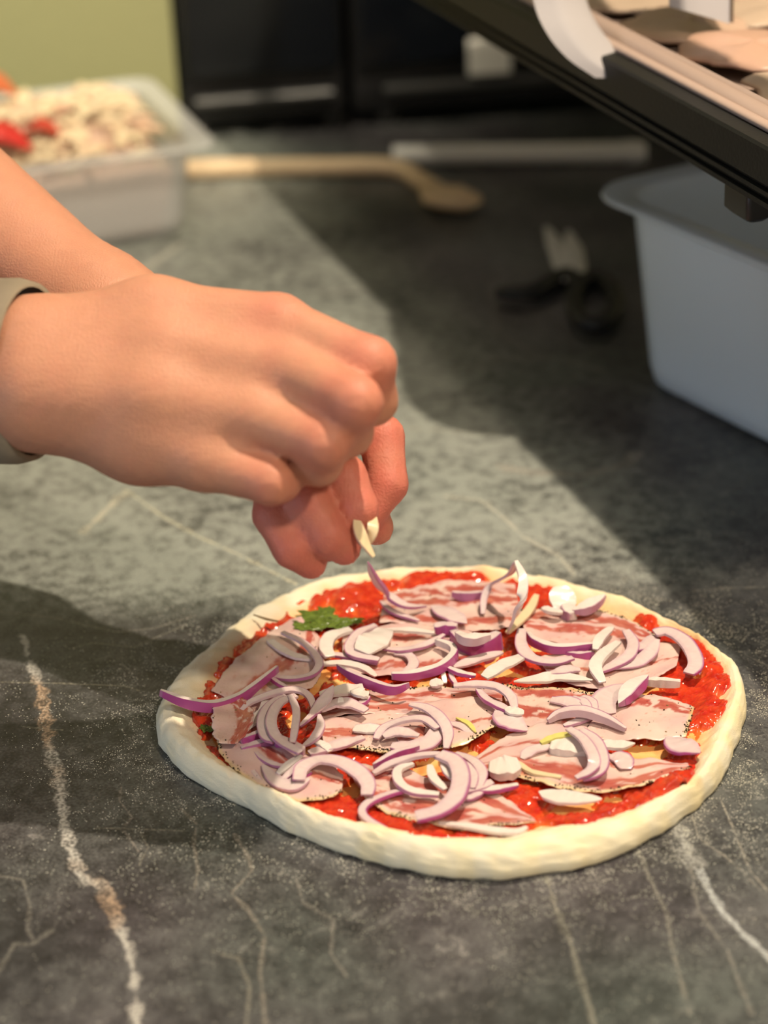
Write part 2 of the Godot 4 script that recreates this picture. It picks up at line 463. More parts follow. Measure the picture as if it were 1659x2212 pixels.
# ---------- black ovens on the back of the worktop ----------
func ovens() -> void:
	for k in 2:
		var p: Array = [[Vector3(-0.0984, 0.9000, -1.0840), deg_to_rad(6.0), 0.1597], [Vector3(0.1966, 0.9000, -1.1146), deg_to_rad(6.0), 0.42]][k]
		var t := thing("oven", ["black glass-fronted oven unit standing next to the olive wall", "black glass-fronted oven unit with a white card on its door"][k], "oven", p[0], p[1])
		var w: float = p[2]
		part("body", block(w, 0.52, 0.26, 0.006), M.black, t, Vector3(0, 0.012, -0.135))
		var dr := part("door", block(w - 0.012, 0.40, 0.014, 0.004), M.glass_black, t, Vector3(0, 0.062, 0.002))
		part("handle", tube(PackedVector3Array([Vector3(-w * 0.42, 0.348, 0.006), Vector3(-w * 0.40, 0.348, 0.033), Vector3(w * 0.40, 0.348, 0.033), Vector3(w * 0.42, 0.348, 0.006)]), [0.006, 0.006, 0.006, 0.006], 10, 30), M.steel_dull, dr)
		part("trim", block(w * 0.86, 0.010, 0.012, 0.003), mat(Color(0.10, 0.10, 0.10), 0.4, 0.6), t, Vector3(0, 0.034, 0.004))
		for x in [-w * 0.42, w * 0.42]:
			for z in [-0.02, -0.24]:
				part("foot", lathe([[0.0, 0.0], [0.012, 0.0], [0.012, 0.014], [0.0, 0.014]], 12), M.rubber, t, Vector3(x, 0, z))
	var card: Vector3 = Vector3(0.1218, 0.9486, -1.0947)
	var c := part("card", block(0.042, 0.036, 0.002, 0.0008), mat(Color(0.86, 0.85, 0.78), 0.7), null, card)
	c.rotation.y = deg_to_rad(5.0)
	tag(c, "small white card stuck on the door of the further oven", "card")

# ---------- plastic tubs ----------
func tub_mesh(w: float, d: float, h: float, r: float, dw: float, dd: float, lip: float) -> ArrayMesh:
	var g := 0.002
	return rings([rr(w * 0.5, d * 0.5, r * 0.5, 0.0005), rr(w - 0.02, d - 0.02, r, 0.0005), rr(w - 0.004, d - 0.004, r, 0.006), rr(w, d, r, 0.016), rr(w + dw, d + dd, r, h - 0.008), rr(w + dw + 0.004, d + dd + 0.004, r, h - 0.004), rr(w + dw + lip, d + dd + lip, r, h - 0.004), rr(w + dw + lip + 0.002, d + dd + lip + 0.002, r, h - 0.002), rr(w + dw + lip, d + dd + lip, r, h), rr(w + dw, d + dd, r, h), rr(w + dw - 2 * g, d + dd - 2 * g, r, h - 0.006), rr(w - 2 * g, d - 2 * g, r, 0.018), rr(w - 0.02 - 2 * g, d - 0.02 - 2 * g, r, 0.004), rr(w * 0.5, d * 0.5, r * 0.5, 0.0035)])

func tubs() -> void:
	var t1 := thing("food_tub", "frosted plastic tub heaped with pale shredded filling beside the oven", "tub", Vector3(-0.3287, 0.9000, -0.8294), deg_to_rad(18.0))
	part("tub", tub_mesh(0.30, 0.20, 0.086, 0.022, 0.016, 0.014, 0.034), M.tub_clear, t1)
	var hn := nz(61, 9.0, 3)
	var v := PackedVector3Array()
	var idx := PackedInt32Array()
	var rs := []
	for k in 12:
		var f := float(k) / 11.0
		var ring := PackedVector3Array()
		for p in rr(0.296, 0.196, 0.022, 0.0, 10):
			var q: Vector3 = p * (0.90 if k == 0 else 0.985 - (f - 0.09) * 0.97)
			var e := 1.15 - Vector2((q.x - 0.06) / 0.11, (q.z + 0.01) / 0.09).length()
			q.y = 0.005 if k == 0 else 0.052 + 0.045 * smoothstep(-0.4, 0.9, e) + 0.012 * hn.get_noise_2d(q.x, q.z)
			ring.append(q)
		rs.append(ring)
	var xf := Transform3D(Basis(Vector3.UP, deg_to_rad(18.0)), Vector3(-0.3287, 0.9000, -0.8294))
	var f := part("shredded_filling", rings(rs), bump(mat(Color(0.66, 0.46, 0.36), 0.6), 0.08, 0.2, 20.0, 62), null, xf.origin)
	f.rotation.y = deg_to_rad(18.0)
	f.set_meta("kind", "stuff")
	tag(f, "pale shredded filling heaped inside the frosted plastic tub", "filling")
	var mm := MultiMesh.new()
	mm.transform_format = MultiMesh.TRANSFORM_3D
	mm.use_colors = true
	mm.mesh = tube(PackedVector3Array([Vector3(-0.014, 0, 0), Vector3(0, 0.004, 0.003), Vector3(0.014, 0, 0)]), [0.002, 0.004, 0.002], 6, 6)
	mm.instance_count = 420
	for i in 420:
		var x := rg.randf_range(-0.13, 0.14)
		var z := rg.randf_range(-0.085, 0.085)
		var e := 1.15 - Vector2((x - 0.06) / 0.11, (z + 0.01) / 0.09).length()
		var y := 0.053 + 0.047 * smoothstep(-0.4, 0.9, e) + 0.012 * hn.get_noise_2d(x, z)
		mm.set_instance_transform(i, Transform3D(Basis.from_euler(Vector3(rg.randf_range(-0.5, 0.5), rg.randf() * TAU, rg.randf_range(-0.4, 0.4))) * Basis.from_scale(Vector3.ONE * rg.randf_range(0.6, 1.2)), Vector3(x, y, z)))
		mm.set_instance_color(i, Color(0.80, 0.68, 0.46).lerp(Color(0.68, 0.42, 0.30), pow(rg.randf(), 2.6)))
	var mi := MultiMeshInstance3D.new()
	mi.name = "shreds"
	mi.multimesh = mm
	mi.material_override = vmat(0.55)
	f.add_child(mi)
	mi.set_meta("kind", "stuff")
	for k in 3:
		var p: Array = [[0.004, 0.084, 0.064, 0.026], [0.040, 0.090, 0.056, 0.015], [0.015, 0.106, -0.030, 0.022]][k]
		var o := part("tomato_piece", tube(PackedVector3Array([Vector3(-p[3], 0, 0), Vector3(0, p[3] * 0.5, 0), Vector3(p[3], 0, p[3] * 0.3)]), [0.003, p[3] * 0.8, 0.003], 10, 12, 0.5), mat([Color(0.62, 0.04, 0.03), Color(0.55, 0.06, 0.03), Color(0.60, 0.16, 0.06)][k], 0.3), null, xf * Vector3(p[0], p[1] + 0.006, p[2]))
		tag(o, ["largest red tomato piece at the near edge of the shredded filling", "smaller red tomato piece beside the largest one in the filling", "orange tomato piece near the top of the heaped filling"][k], "tomato", "tomato pieces in the filling")
	var t2 := thing("dough_tub", "large bluish translucent tub under the shelf with dough in the bottom", "tub", Vector3(0.3995, 0.9000, -0.3229), deg_to_rad(30.0))
	part("tub", tub_mesh(0.28, 0.40, 0.138, 0.036, 0.010, 0.030, 0.030), M.tub, t2)
	var x2 := Transform3D(Basis(Vector3.UP, deg_to_rad(30.0)), Vector3(0.3995, 0.9000, -0.3229))
	for k in 3:
		var p: Array = [[-0.076, 0.02, 0.05], [-0.074, 0.128, 0.05], [0.036, 0.09, 0.05]][k]
		var o := part("dough_ball", lathe([[0.0, 0.0], [p[2] * 0.8, 0.0], [p[2] * 0.98, 0.007], [p[2], 0.016], [p[2] * 0.9, 0.026], [p[2] * 0.55, 0.034], [0.0, 0.036]]), M.dough_plain, null, x2 * Vector3(p[0], 0.0045, p[1]))
		tag(o, ["flattened dough ball at the far end inside the bluish tub", "flattened dough ball nearest the viewer inside the bluish tub", "flattened dough ball behind the other two inside the bluish tub"][k], "dough", "dough balls in the bluish tub")

# ---------- tools lying at the back ----------
func utensils() -> void:
	var sp := thing("wooden_spoon", "pale wooden spoon with a long handle lying in front of the ovens", "spoon", Vector3(-0.1701, 0.9000, -0.9528))
	part("handle", tube(PackedVector3Array([Vector3(0.0000, 0.0090, 0.0000), Vector3(0.0602, 0.0090, 0.0045), Vector3(0.1288, 0.0090, 0.0118), Vector3(0.1925, 0.0090, 0.0226), Vector3(0.2146, 0.0080, 0.0593), Vector3(0.2298, 0.0090, 0.0974)]), [0.0095, 0.009, 0.0085, 0.0085, 0.0085, 0.008], 14, 40), M.wood, sp)
	part("bowl", tube(PackedVector3Array([Vector3(0.2221, 0.0100, 0.0833), Vector3(0.2331, 0.0110, 0.1175), Vector3(0.2508, 0.0110, 0.1279), Vector3(0.2634, 0.0090, 0.1195)]), [0.008, 0.020, 0.022, 0.006], 16, 24, 0.45), M.wood, sp)
	var pe := thing("peel_handle", "round steel peel handle with an end cap lying behind the wooden spoon", "handle", Vector3(0.0233, 0.9000, -0.9647))
	part("tube", tube(PackedVector3Array([Vector3(0.0000, 0.0100, 0.0000), Vector3(0.2101, 0.0100, 0.0209)]), [0.0095, 0.0095], 16), M.alu, pe)
	part("end_cap", tube(PackedVector3Array([Vector3(0.2101, 0.0100, 0.0209), Vector3(0.2181, 0.0100, 0.0217), Vector3(0.2320, 0.0100, 0.0231)]), [0.0095, 0.0108, 0.0108, 0.0085], 16, 12), M.alu, pe)
	var sc := thing("scissors", "black-handled kitchen scissors lying open on the dark worktop", "scissors", Vector3(0.1536, 0.9000, -0.6344))
	part("handle", tube(PackedVector3Array([Vector3(0.0309, 0.0070, 0.0674), Vector3(0.0260, 0.0070, 0.0917), Vector3(0.0182, 0.0070, 0.1086), Vector3(0.0096, 0.0070, 0.1141), Vector3(0.0024, 0.0070, 0.1067), Vector3(-0.0016, 0.0070, 0.0883), Vector3(-0.0014, 0.0070, 0.0634), Vector3(0.0033, 0.0070, 0.0382), Vector3(0.0112, 0.0070, 0.0200), Vector3(0.0202, 0.0070, 0.0140), Vector3(0.0278, 0.0070, 0.0221), Vector3(0.0316, 0.0070, 0.0418), Vector3(0.0309, 0.0070, 0.0674)]), [0.0062, 0.0062], 12, 48), M.rubber, sc)
	part("handle", tube(PackedVector3Array([Vector3(-0.0009, 0.0060, -0.0023), Vector3(0.0039, 0.0070, 0.0162), Vector3(0.0087, 0.0070, 0.0337)]), [0.006, 0.0075, 0.006], 12, 16), M.rubber, sc)
	part("handle", tube(PackedVector3Array([Vector3(0.0015, 0.0060, -0.0041), Vector3(-0.0125, 0.0070, 0.0162), Vector3(-0.0271, 0.0080, 0.0382), Vector3(-0.0420, 0.0080, 0.0446), Vector3(-0.0577, 0.0070, 0.0378)]), [0.006, 0.0070, 0.0068, 0.0060, 0.0045], 12, 30), M.rubber, sc)
	part("blade", tube(PackedVector3Array([Vector3(0.0043, 0.0050, 0.0128), Vector3(0.0012, 0.0060, -0.0240), Vector3(-0.0024, 0.0060, -0.0757), Vector3(-0.0061, 0.0050, -0.1211)]), [0.009, 0.011, 0.008, 0.002], 8, 16, 0.16), M.alu, sc)
	part("blade", tube(PackedVector3Array([Vector3(0.0020, 0.0080, 0.0208), Vector3(0.0064, 0.0090, -0.0093), Vector3(0.0100, 0.0090, -0.0538), Vector3(0.0107, 0.0080, -0.1001)]), [0.008, 0.010, 0.008, 0.002], 8, 16, 0.16), M.alu, sc)
	part("pivot", lathe([[0.0, -0.003], [0.0035, -0.003], [0.0035, 0.006], [0.002, 0.007], [0.0, 0.007]], 14), M.steel, sc, Vector3(0.0000, 0.0060, 0.0000))

func flour() -> void:
	var n := 70000
	var mm := MultiMesh.new()
	mm.transform_format = MultiMesh.TRANSFORM_3D
	mm.mesh = grain_mesh(0.00023)
	mm.instance_count = n
	var cl := nz(71, 30.0, 3)
	var ds := nz(72, 130.0, 2)
	var i := 0
	while i < n:
		var x := rg.randf_range(-0.30, 0.33)
		var z := rg.randf_range(-0.42, 0.33)
		var r := Vector2(x - MID.x, z - MID.z)
		var rim := around(RIM, atan2(r.y, r.x)) * 0.001
		var d := r.length() - rim
		if d < -0.004:
			continue
		var w := 0.06 + 0.9 * exp(-maxf(d, 0.0) / 0.030)
		w *= clampf(0.36 + 1.3 * cl.get_noise_2d(x, z) + 0.8 * ds.get_noise_2d(x, z), 0.02, 1.0)
		w *= 1.0 + 0.9 * smoothstep(0.1, 0.2, x)
		if rg.randf() > w:
			continue
		var s := 0.5 + 1.4 * pow(rg.randf(), 4.0)
		mm.set_instance_transform(i, Transform3D(Basis(Vector3.UP, rg.randf() * TAU) * Basis.from_scale(Vector3(s, s * 0.7, s)), Vector3(x, TOP + 0.0001 * s, z)))
		i += 1
	var mi := MultiMeshInstance3D.new()
	mi.name = "flour_dust"
	mi.multimesh = mm
	mi.material_override = mat(Color(0.72, 0.70, 0.60), 0.9, 0.0, 0.2)
	add_child(mi)
	mi.set_meta("kind", "stuff")
	tag(mi, "loose white flour specks scattered on the stone round the pizza", "flour")

func nz(seed_: int, freq: float, oct := 3) -> FastNoiseLite:
	var n := FastNoiseLite.new()
	n.noise_type = FastNoiseLite.TYPE_SIMPLEX_SMOOTH
	n.seed = seed_
	n.frequency = freq
	n.fractal_type = FastNoiseLite.FRACTAL_FBM if oct > 1 else FastNoiseLite.FRACTAL_NONE
	n.fractal_octaves = oct
	return n

func numbered(called: String) -> String:
	var k: int = used.get(called, 0)
	used[called] = k + 1
	return called if k == 0 else "%s_%03d" % [called, k]

func tag(o: Node, label: String, category: String, group := "") -> Node:
	o.set_meta("label", label)
	o.set_meta("category", category)
	if group:
		o.set_meta("group", group)
	return o

func thing(called: String, label: String, category: String, at := Vector3.ZERO, turn := 0.0, group := "") -> Node3D:
	var o := Node3D.new()
	o.name = numbered(called)
	o.position = at
	o.rotation.y = turn
	add_child(o, true)
	tag(o, label, category, group)
	return o

func part(called: String, m: Mesh, mat: Material, parent: Node = null, at := Vector3.ZERO) -> MeshInstance3D:
	var o := MeshInstance3D.new()
	o.name = called if parent else numbered(called)
	o.mesh = m
	o.material_override = mat
	o.position = at
	(parent if parent else self).add_child(o, true)
	return o

func struct(called: String, m: Mesh, mat: Material, at := Vector3.ZERO, turn := 0.0) -> MeshInstance3D:
	var o := part(called, m, mat, null, at)
	o.rotation.y = turn
	o.set_meta("kind", "structure")
	return o

func mat(c: Color, rough := 0.6, metal := 0.0, spec := 0.5) -> StandardMaterial3D:
	var m := StandardMaterial3D.new()
	m.albedo_color = c.linear_to_srgb()
	m.roughness = rough
	m.metallic = metal
	m.metallic_specular = spec
	return m

func vmat(rough := 0.5, spec := 0.5) -> StandardMaterial3D:
	var m := mat(Color(1, 1, 1), rough, 0.0, spec)
	m.vertex_color_use_as_albedo = true
	return m

func bump(m: StandardMaterial3D, freq: float, depth: float, scale: float, seed_ := 5, oct := 4) -> StandardMaterial3D:
	var t := NoiseTexture2D.new()
	t.width = 256
	t.height = 256
	t.seamless = true
	t.noise = nz(seed_, freq, oct)
	m.heightmap_enabled = true
	m.heightmap_texture = t
	m.heightmap_scale = depth
	m.uv1_triplanar = true
	m.uv1_scale = Vector3.ONE * scale
	return m

# ---------- meshes ----------
func mesh_of(v: PackedVector3Array, idx: PackedInt32Array, col := PackedColorArray(), open := false, facing := Vector3.UP, uv := PackedVector2Array()) -> ArrayMesh:
	var vol := 0.0
	var f := Vector3.ZERO
	var c0 := v[0]
	for i in range(0, idx.size(), 3):
		var a := v[idx[i]] - c0
		var b := v[idx[i + 1]] - c0
		var c := v[idx[i + 2]] - c0
		vol += a.dot(c.cross(b))
		f += (c - a).cross(b - a)
	if (open and f.dot(facing) < 0.0) or (not open and vol < 0.0):
		for i in range(0, idx.size(), 3):
			var s := idx[i]
			idx[i] = idx[i + 1]
			idx[i + 1] = s
	var n := PackedVector3Array()
	n.resize(v.size())
	for i in range(0, idx.size(), 3):
		var w := (v[idx[i + 2]] - v[idx[i]]).cross(v[idx[i + 1]] - v[idx[i]])
		n[idx[i]] += w
		n[idx[i + 1]] += w
		n[idx[i + 2]] += w
	for i in n.size():
		n[i] = n[i].normalized() if n[i].length_squared() > 0.0 else Vector3.UP
	var arr := []
	arr.resize(Mesh.ARRAY_MAX)
	arr[Mesh.ARRAY_VERTEX] = v
	arr[Mesh.ARRAY_NORMAL] = n
	arr[Mesh.ARRAY_INDEX] = idx
	if col.size():
		arr[Mesh.ARRAY_COLOR] = col
	if uv.size():
		arr[Mesh.ARRAY_TEX_UV] = uv
	var m := ArrayMesh.new()
	m.add_surface_from_arrays(Mesh.PRIMITIVE_TRIANGLES, arr)
	return m

# rings of equal length joined into a closed skin; ends are fanned shut
func rings(rs: Array, cols: Array = [], caps := true) -> ArrayMesh:
	var v := PackedVector3Array()
	var c := PackedColorArray()
	var idx := PackedInt32Array()
	var n: int = rs[0].size()
	for k in rs.size():
		v.append_array(rs[k])
		if cols.size():
			c.append_array(cols[k])
	for k in rs.size() - 1:
		for i in n:
			var a := k * n + i
			var b := k * n + (i + 1) % n
			idx.append_array([a, b, a + n, b, b + n, a + n])
	if caps:
		for e in 2:
			var k := 0 if e == 0 else rs.size() - 1
			var mid := Vector3.ZERO
			for i in n:
				mid += rs[k][i]
			v.append(mid / n)
			if cols.size():
				c.append(cols[k][0].lerp(cols[k][n / 2], 0.5))
			var m := v.size() - 1
			for i in n:
				if e == 0:
					idx.append_array([m, k * n + (i + 1) % n, k * n + i])
				else:
					idx.append_array([m, k * n + i, k * n + (i + 1) % n])
	return mesh_of(v, idx, c)

func spline(p: PackedVector3Array, n: int) -> PackedVector3Array:
	var out := PackedVector3Array()
	var m := p.size()
	for k in n + 1:
		var t := float(k) / n * (m - 1)
		var i := mini(int(t), m - 2)
		var a := p[i - 1] if i > 0 else p[i] * 2.0 - p[i + 1]
		var d := p[i + 2] if i + 2 < m else p[i + 1] * 2.0 - p[i]
		out.append(p[i].cubic_interpolate(p[i + 1], a, d, t - i))
	return out

func tube(p: PackedVector3Array, radii: Array, sides := 12, steps := 24, flat := 1.0) -> ArrayMesh:
	var q := spline(p, steps) if p.size() > 2 or radii.size() > 2 else PackedVector3Array([p[0], p[1]])
	var rs := []
	for k in q.size():
		var t := (q[mini(k + 1, q.size() - 1)] - q[maxi(k - 1, 0)]).normalized()
		var up := Vector3.UP if absf(t.y) < 0.9 else Vector3.RIGHT
		var l := t.cross(up).normalized()
		up = l.cross(t)
		var f := float(k) / (q.size() - 1) * (radii.size() - 1)
		var i := mini(int(f), radii.size() - 2)
		var r := lerpf(radii[i], radii[i + 1], f - i)
		var ring := PackedVector3Array()
		for s in sides:
			var a := TAU * s / sides
			ring.append(q[k] + l * cos(a) * r + up * sin(a) * r * flat)
		rs.append(ring)
	return rings(rs)

func lathe(prof: Array, sides := 32) -> ArrayMesh:
	var rs := []
	for p in prof:
		var ring := PackedVector3Array()
		for s in sides:
			var a := TAU * s / sides
			ring.append(Vector3(cos(a) * p[0], p[1], sin(a) * p[0]))
		rs.append(ring)
	return rings(rs)

func rr(w: float, d: float, r: float, y: float, n := 6) -> PackedVector3Array:
	var ring := PackedVector3Array()
	for k in 4:
		var cx := (w / 2 - r) * (1 if k == 0 or k == 3 else -1)
		var cz := (d / 2 - r) * (1 if k < 2 else -1)
		for i in n:
			var a := PI / 2 * (k + float(i) / (n - 1))
			ring.append(Vector3(cx + cos(a) * r, y, cz + sin(a) * r))
	return ring

# a block with softened edges, its base at y = 0
func block(w: float, h: float, d: float, b := 0.003) -> ArrayMesh:
	b = minf(b, minf(w, minf(h, d)) * 0.45)
	return rings([rr(w - 2 * b, d - 2 * b, b, 0, 3), rr(w, d, b, b, 3), rr(w, d, b, h - b, 3), rr(w - 2 * b, d - 2 * b, b, h, 3)])

func quad(a: Vector3, b: Vector3, c: Vector3, d: Vector3) -> ArrayMesh:
	return mesh_of(PackedVector3Array([a, b, c, d]), PackedInt32Array([0, 1, 2, 0, 2, 3]), PackedColorArray(), true)

func box(s: Vector3) -> BoxMesh:
	var b := BoxMesh.new()
	b.size = s
	return b

func ball(r: float, h := -1.0) -> SphereMesh:
	var s := SphereMesh.new()
	s.radius = r
	s.height = 2.0 * r if h < 0 else h
	s.radial_segments = 24
	s.rings = 12
	return s

func grain_mesh(r: float) -> ArrayMesh:
	var v := PackedVector3Array([Vector3(r, 0, 0), Vector3(-0.2 * r, 0, r), Vector3(-0.9 * r, 0, -0.3 * r), Vector3(0.1 * r, 0, -r), Vector3(0, 0.7 * r, 0), Vector3(0, -0.5 * r, 0)])
	return mesh_of(v, PackedInt32Array([0, 4, 1, 1, 4, 2, 2, 4, 3, 3, 4, 0, 0, 1, 5, 1, 2, 5, 2, 3, 5, 3, 0, 5]))

# many small grains gathered into one mesh
func grains(spots: PackedVector3Array, r: float, cols: Array) -> ArrayMesh:
	var v := PackedVector3Array()
	var c := PackedColorArray()
	var idx := PackedInt32Array()
	var g := grain_mesh(1.0)
	var gv: PackedVector3Array = g.surface_get_arrays(0)[Mesh.ARRAY_VERTEX]
	var gi: PackedInt32Array = g.surface_get_arrays(0)[Mesh.ARRAY_INDEX]
	for p in spots:
		var b := Basis.from_euler(Vector3(rg.randf() * TAU, rg.randf() * TAU, rg.randf() * TAU)) * Basis.from_scale(Vector3.ONE * r * rg.randf_range(0.45, 1.35))
		var col: Color = cols[rg.randi() % cols.size()]
		var at := v.size()
		for q in gv:
			v.append(p + b * q)
			c.append(col)
		for i in gi:
			idx.append(at + i)
	return mesh_of(v, idx, c)

# ---------- smooth bodies from tapered bones ----------
var F: PackedFloat32Array
var FO: Vector3
var FN: Vector3i
var FC: float

func field(lo: Vector3, hi: Vector3, cell: float) -> void:
	FO = lo
	FC = cell
	FN = Vector3i(((hi - lo) / cell).ceil()) + Vector3i.ONE
	F = PackedFloat32Array()
	F.resize(FN.x * FN.y * FN.z)
	F.fill(0.06)

func bone(a: Vector3, b: Vector3, ra: float, rb: float, k := 0.006) -> void:
	var reach := Vector3.ONE * (maxf(ra, rb) + k + 2.0 * FC)
	var lo := Vector3i(((a.min(b) - reach - FO) / FC).floor()).clamp(Vector3i.ZERO, FN - Vector3i.ONE)
	var hi := Vector3i(((a.max(b) + reach - FO) / FC).ceil()).clamp(Vector3i.ZERO, FN - Vector3i.ONE)
	var ab := b - a
	var l2 := maxf(ab.length_squared(), 1e-9)
	for z in range(lo.z, hi.z + 1):
		for y in range(lo.y, hi.y + 1):
			var at := (z * FN.y + y) * FN.x
			for x in range(lo.x, hi.x + 1):
				var p := FO + Vector3(x, y, z) * FC - a
				var t := clampf(p.dot(ab) / l2, 0.0, 1.0)
				var d := (p - ab * t).length() - lerpf(ra, rb, t)
				var e := F[at + x]
				var h := maxf(k - absf(d - e), 0.0) / k
				F[at + x] = minf(d, e) - h * h * k * 0.25

func chain(p: Array, r: Array, k := 0.004) -> void:
	for i in p.size() - 1:
		bone(p[i], p[i + 1], r[i], r[i + 1], k)

func net(v: PackedVector3Array, idx: PackedInt32Array) -> void:
	var cellat := PackedInt32Array()
	cellat.resize(F.size())
	cellat.fill(-1)
	var sx := 1
	var sy := FN.x
	var sz := FN.x * FN.y
	var off := [0, sx, sy, sx + sy, sz, sx + sz, sy + sz, sx + sy + sz]
	var ends := [[0, 1], [2, 3], [4, 5], [6, 7], [0, 2], [1, 3], [4, 6], [5, 7], [0, 4], [1, 5], [2, 6], [3, 7]]
	var cor := []
	for i in 8:
		cor.append(Vector3(i & 1, (i >> 1) & 1, (i >> 2) & 1))
	for z in FN.z - 1:
		for y in FN.y - 1:
			for x in FN.x - 1:
				var i0 := x + y * sy + z * sz
				var f0 := F[i0]
				if absf(f0) > 3.0 * FC:
					continue
				var mask := 0
				for i in 8:
					if F[i0 + off[i]] < 0.0:
						mask |= 1 << i
				if mask == 0 or mask == 255:
					continue
				var s := Vector3.ZERO
				var n := 0
				for e in ends:
					var a: int = e[0]
					var b: int = e[1]
					if ((mask >> a) & 1) != ((mask >> b) & 1):
						var fa := F[i0 + off[a]]
						var fb := F[i0 + off[b]]
						s += (cor[a] as Vector3).lerp(cor[b], fa / (fa - fb))
						n += 1
				cellat[i0] = v.size()
				v.append(FO + (Vector3(x, y, z) + s / n) * FC)
	for z in range(1, FN.z - 1):
		for y in range(1, FN.y - 1):
			for x in range(1, FN.x - 1):
				var i := x + y * sy + z * sz
				var here := F[i] < 0.0
				for ax in 3:
					var st: int = [sx, sy, sz][ax]
					if here == (F[i + st] < 0.0):
						continue
					var u: int = [sy, sz, sx][ax]
					var w: int = [sz, sx, sy][ax]
					var a := cellat[i - u - w]
					var b := cellat[i - w]
					var c := cellat[i]
					var d := cellat[i - u]
					if a < 0 or b < 0 or c < 0 or d < 0:
						continue
					if here:
						idx.append_array([a, c, b, a, d, c])
					else:
						idx.append_array([a, b, c, a, c, d])

func skin_mesh(v: PackedVector3Array, idx: PackedInt32Array, base: Color, red: Color, spots: Array) -> ArrayMesh:
	var col := PackedColorArray()
	var n := nz(77, 60.0, 3)
	for p in v:
		var k := 0.0
		for s in spots:
			k = maxf(k, s[2] * (1.0 - smoothstep(0.0, s[1], p.distance_to(s[0]))))
		var c := base.lerp(red, clampf(k + 0.12 * n.get_noise_3dv(p), 0.0, 1.0))
		col.append(c * (1.0 + 0.08 * n.get_noise_3dv(p * 3.0)))
	return mesh_of(v, idx, col)

# ---------- the pizza ----------
const RIM := [150, 146.9, 144.5, 142.4, 141.9, 141.4, 140.7, 139.4, 138.1, 138.2, 138.2, 138.5, 138.8, 138, 137.1, 135.8, 136.4, 135.9, 133, 130.6, 128.6, 126.4, 124.1, 122.8, 122.3, 121.9, 122, 122.2, 122.8, 124.4, 125.9, 130.3, 135.1, 140.8, 146.6, 151.4, 155.3, 158, 159.4, 160.5, 160, 159.3, 158.5, 160.1, 162.4, 164.9, 167.5, 169.8, 172, 172.3, 171.6, 169.4, 168, 166.6, 165.1, 163.6, 162.7, 161.7, 160.6, 159.3, 157.5, 156, 155.1, 154.2, 153.4, 152.8, 153.3, 153.8, 155.5, 157.6, 155.5, 153.2]
const INNER := [139.8, 136, 132.3, 129.7, 128.8, 130.2, 132.2, 134.2, 131.4, 126.8, 122.5, 119, 116.3, 114, 112.2, 111.3, 110.4, 110.9, 111.4, 111.3, 111.1, 110.8, 110.3, 109.9, 110.5, 111.2, 112.1, 113.3, 114.5, 116, 117.7, 120.2, 123.4, 126.4, 129.1, 131.7, 134.1, 135.5, 136.3, 137.3, 139, 140.7, 142.1, 143.4, 144.4, 145.3, 146.9, 152.2, 156.4, 159.2, 160, 160, 159.7, 159.4, 158.8, 157.9, 155.6, 152.3, 149.2, 147.7, 146.3, 145.3, 144.4, 145.8, 147.3, 149.6, 152.5, 152, 150.5, 148.6, 146.5, 143.2]
const HEAPS := [[107.7, 77.1, 17, 5.5], [97.3, 84.5, 14, 4.5], [84.4, 89.2, 12, 3.2], [69.1, 96.7, 11, 2.4], [140.7, -19.3, 12, 2.2], [132.8, 8.1, 16, 2.6], [136, -36.7, 9, 2], [129.5, -59.7, 11, 2.2], [115.5, -31.1, 15, 1.8], [-53.5, -132.3, 18, 2], [-10.4, -151.1, 20, 2], [16.5, -150.9, 14, 1.6], [-68.2, 85.7, 22, 1.2], [-24.1, 104.8, 22, 1.6], [26.3, 77.1, 15, 1.8], [53, 103, 14, 1.6], [-131.6, -9.4, 10, 1.8], [111.1, -92.7, 9, 1.6], [49.8, -39.2, 14, 1.4]]
const BARE_SPOTS := [[128.2, -33.4, 9], [140.6, -10.8, 7], [123.2, 28.8, 12], [53.2, 89.4, 14], [73.1, 81.7, 8], [-52.5, 61.7, 11], [-14.1, 43.7, 13], [1.5, 32.9, 10], [24.3, -65.9, 8], [96.6, -100.3, 12], [87, -107.7, 9], [94.3, 38.7, 14], [88.5, 47.7, 11], [-36.4, -60.1, 8], [-61.6, -42.5, 8], [21.1, 20.4, 9], [-128.9, -48.3, 5], [120.8, -87.5, 8], [-30.1, -117.3, 9]]
const PROFILE := [[0.0, 7.0], [0.12, 7.9], [0.3, 10.0], [0.5, 13.2], [0.68, 14.8], [0.83, 13.2], [0.93, 10.0], [0.985, 6.6], [1.0, 4.2], [0.985, 2.0], [0.93, 0.5], [0.86, 0.2]]

func around(list: Array, a: float) -> float:
	var t := fposmod(a / TAU, 1.0) * list.size()
	var i := int(t)
	var n := list.size()
	return cubic_interpolate(list[i % n], list[(i + 1) % n], list[(i - 1 + n) % n], list[(i + 2) % n], t - i)

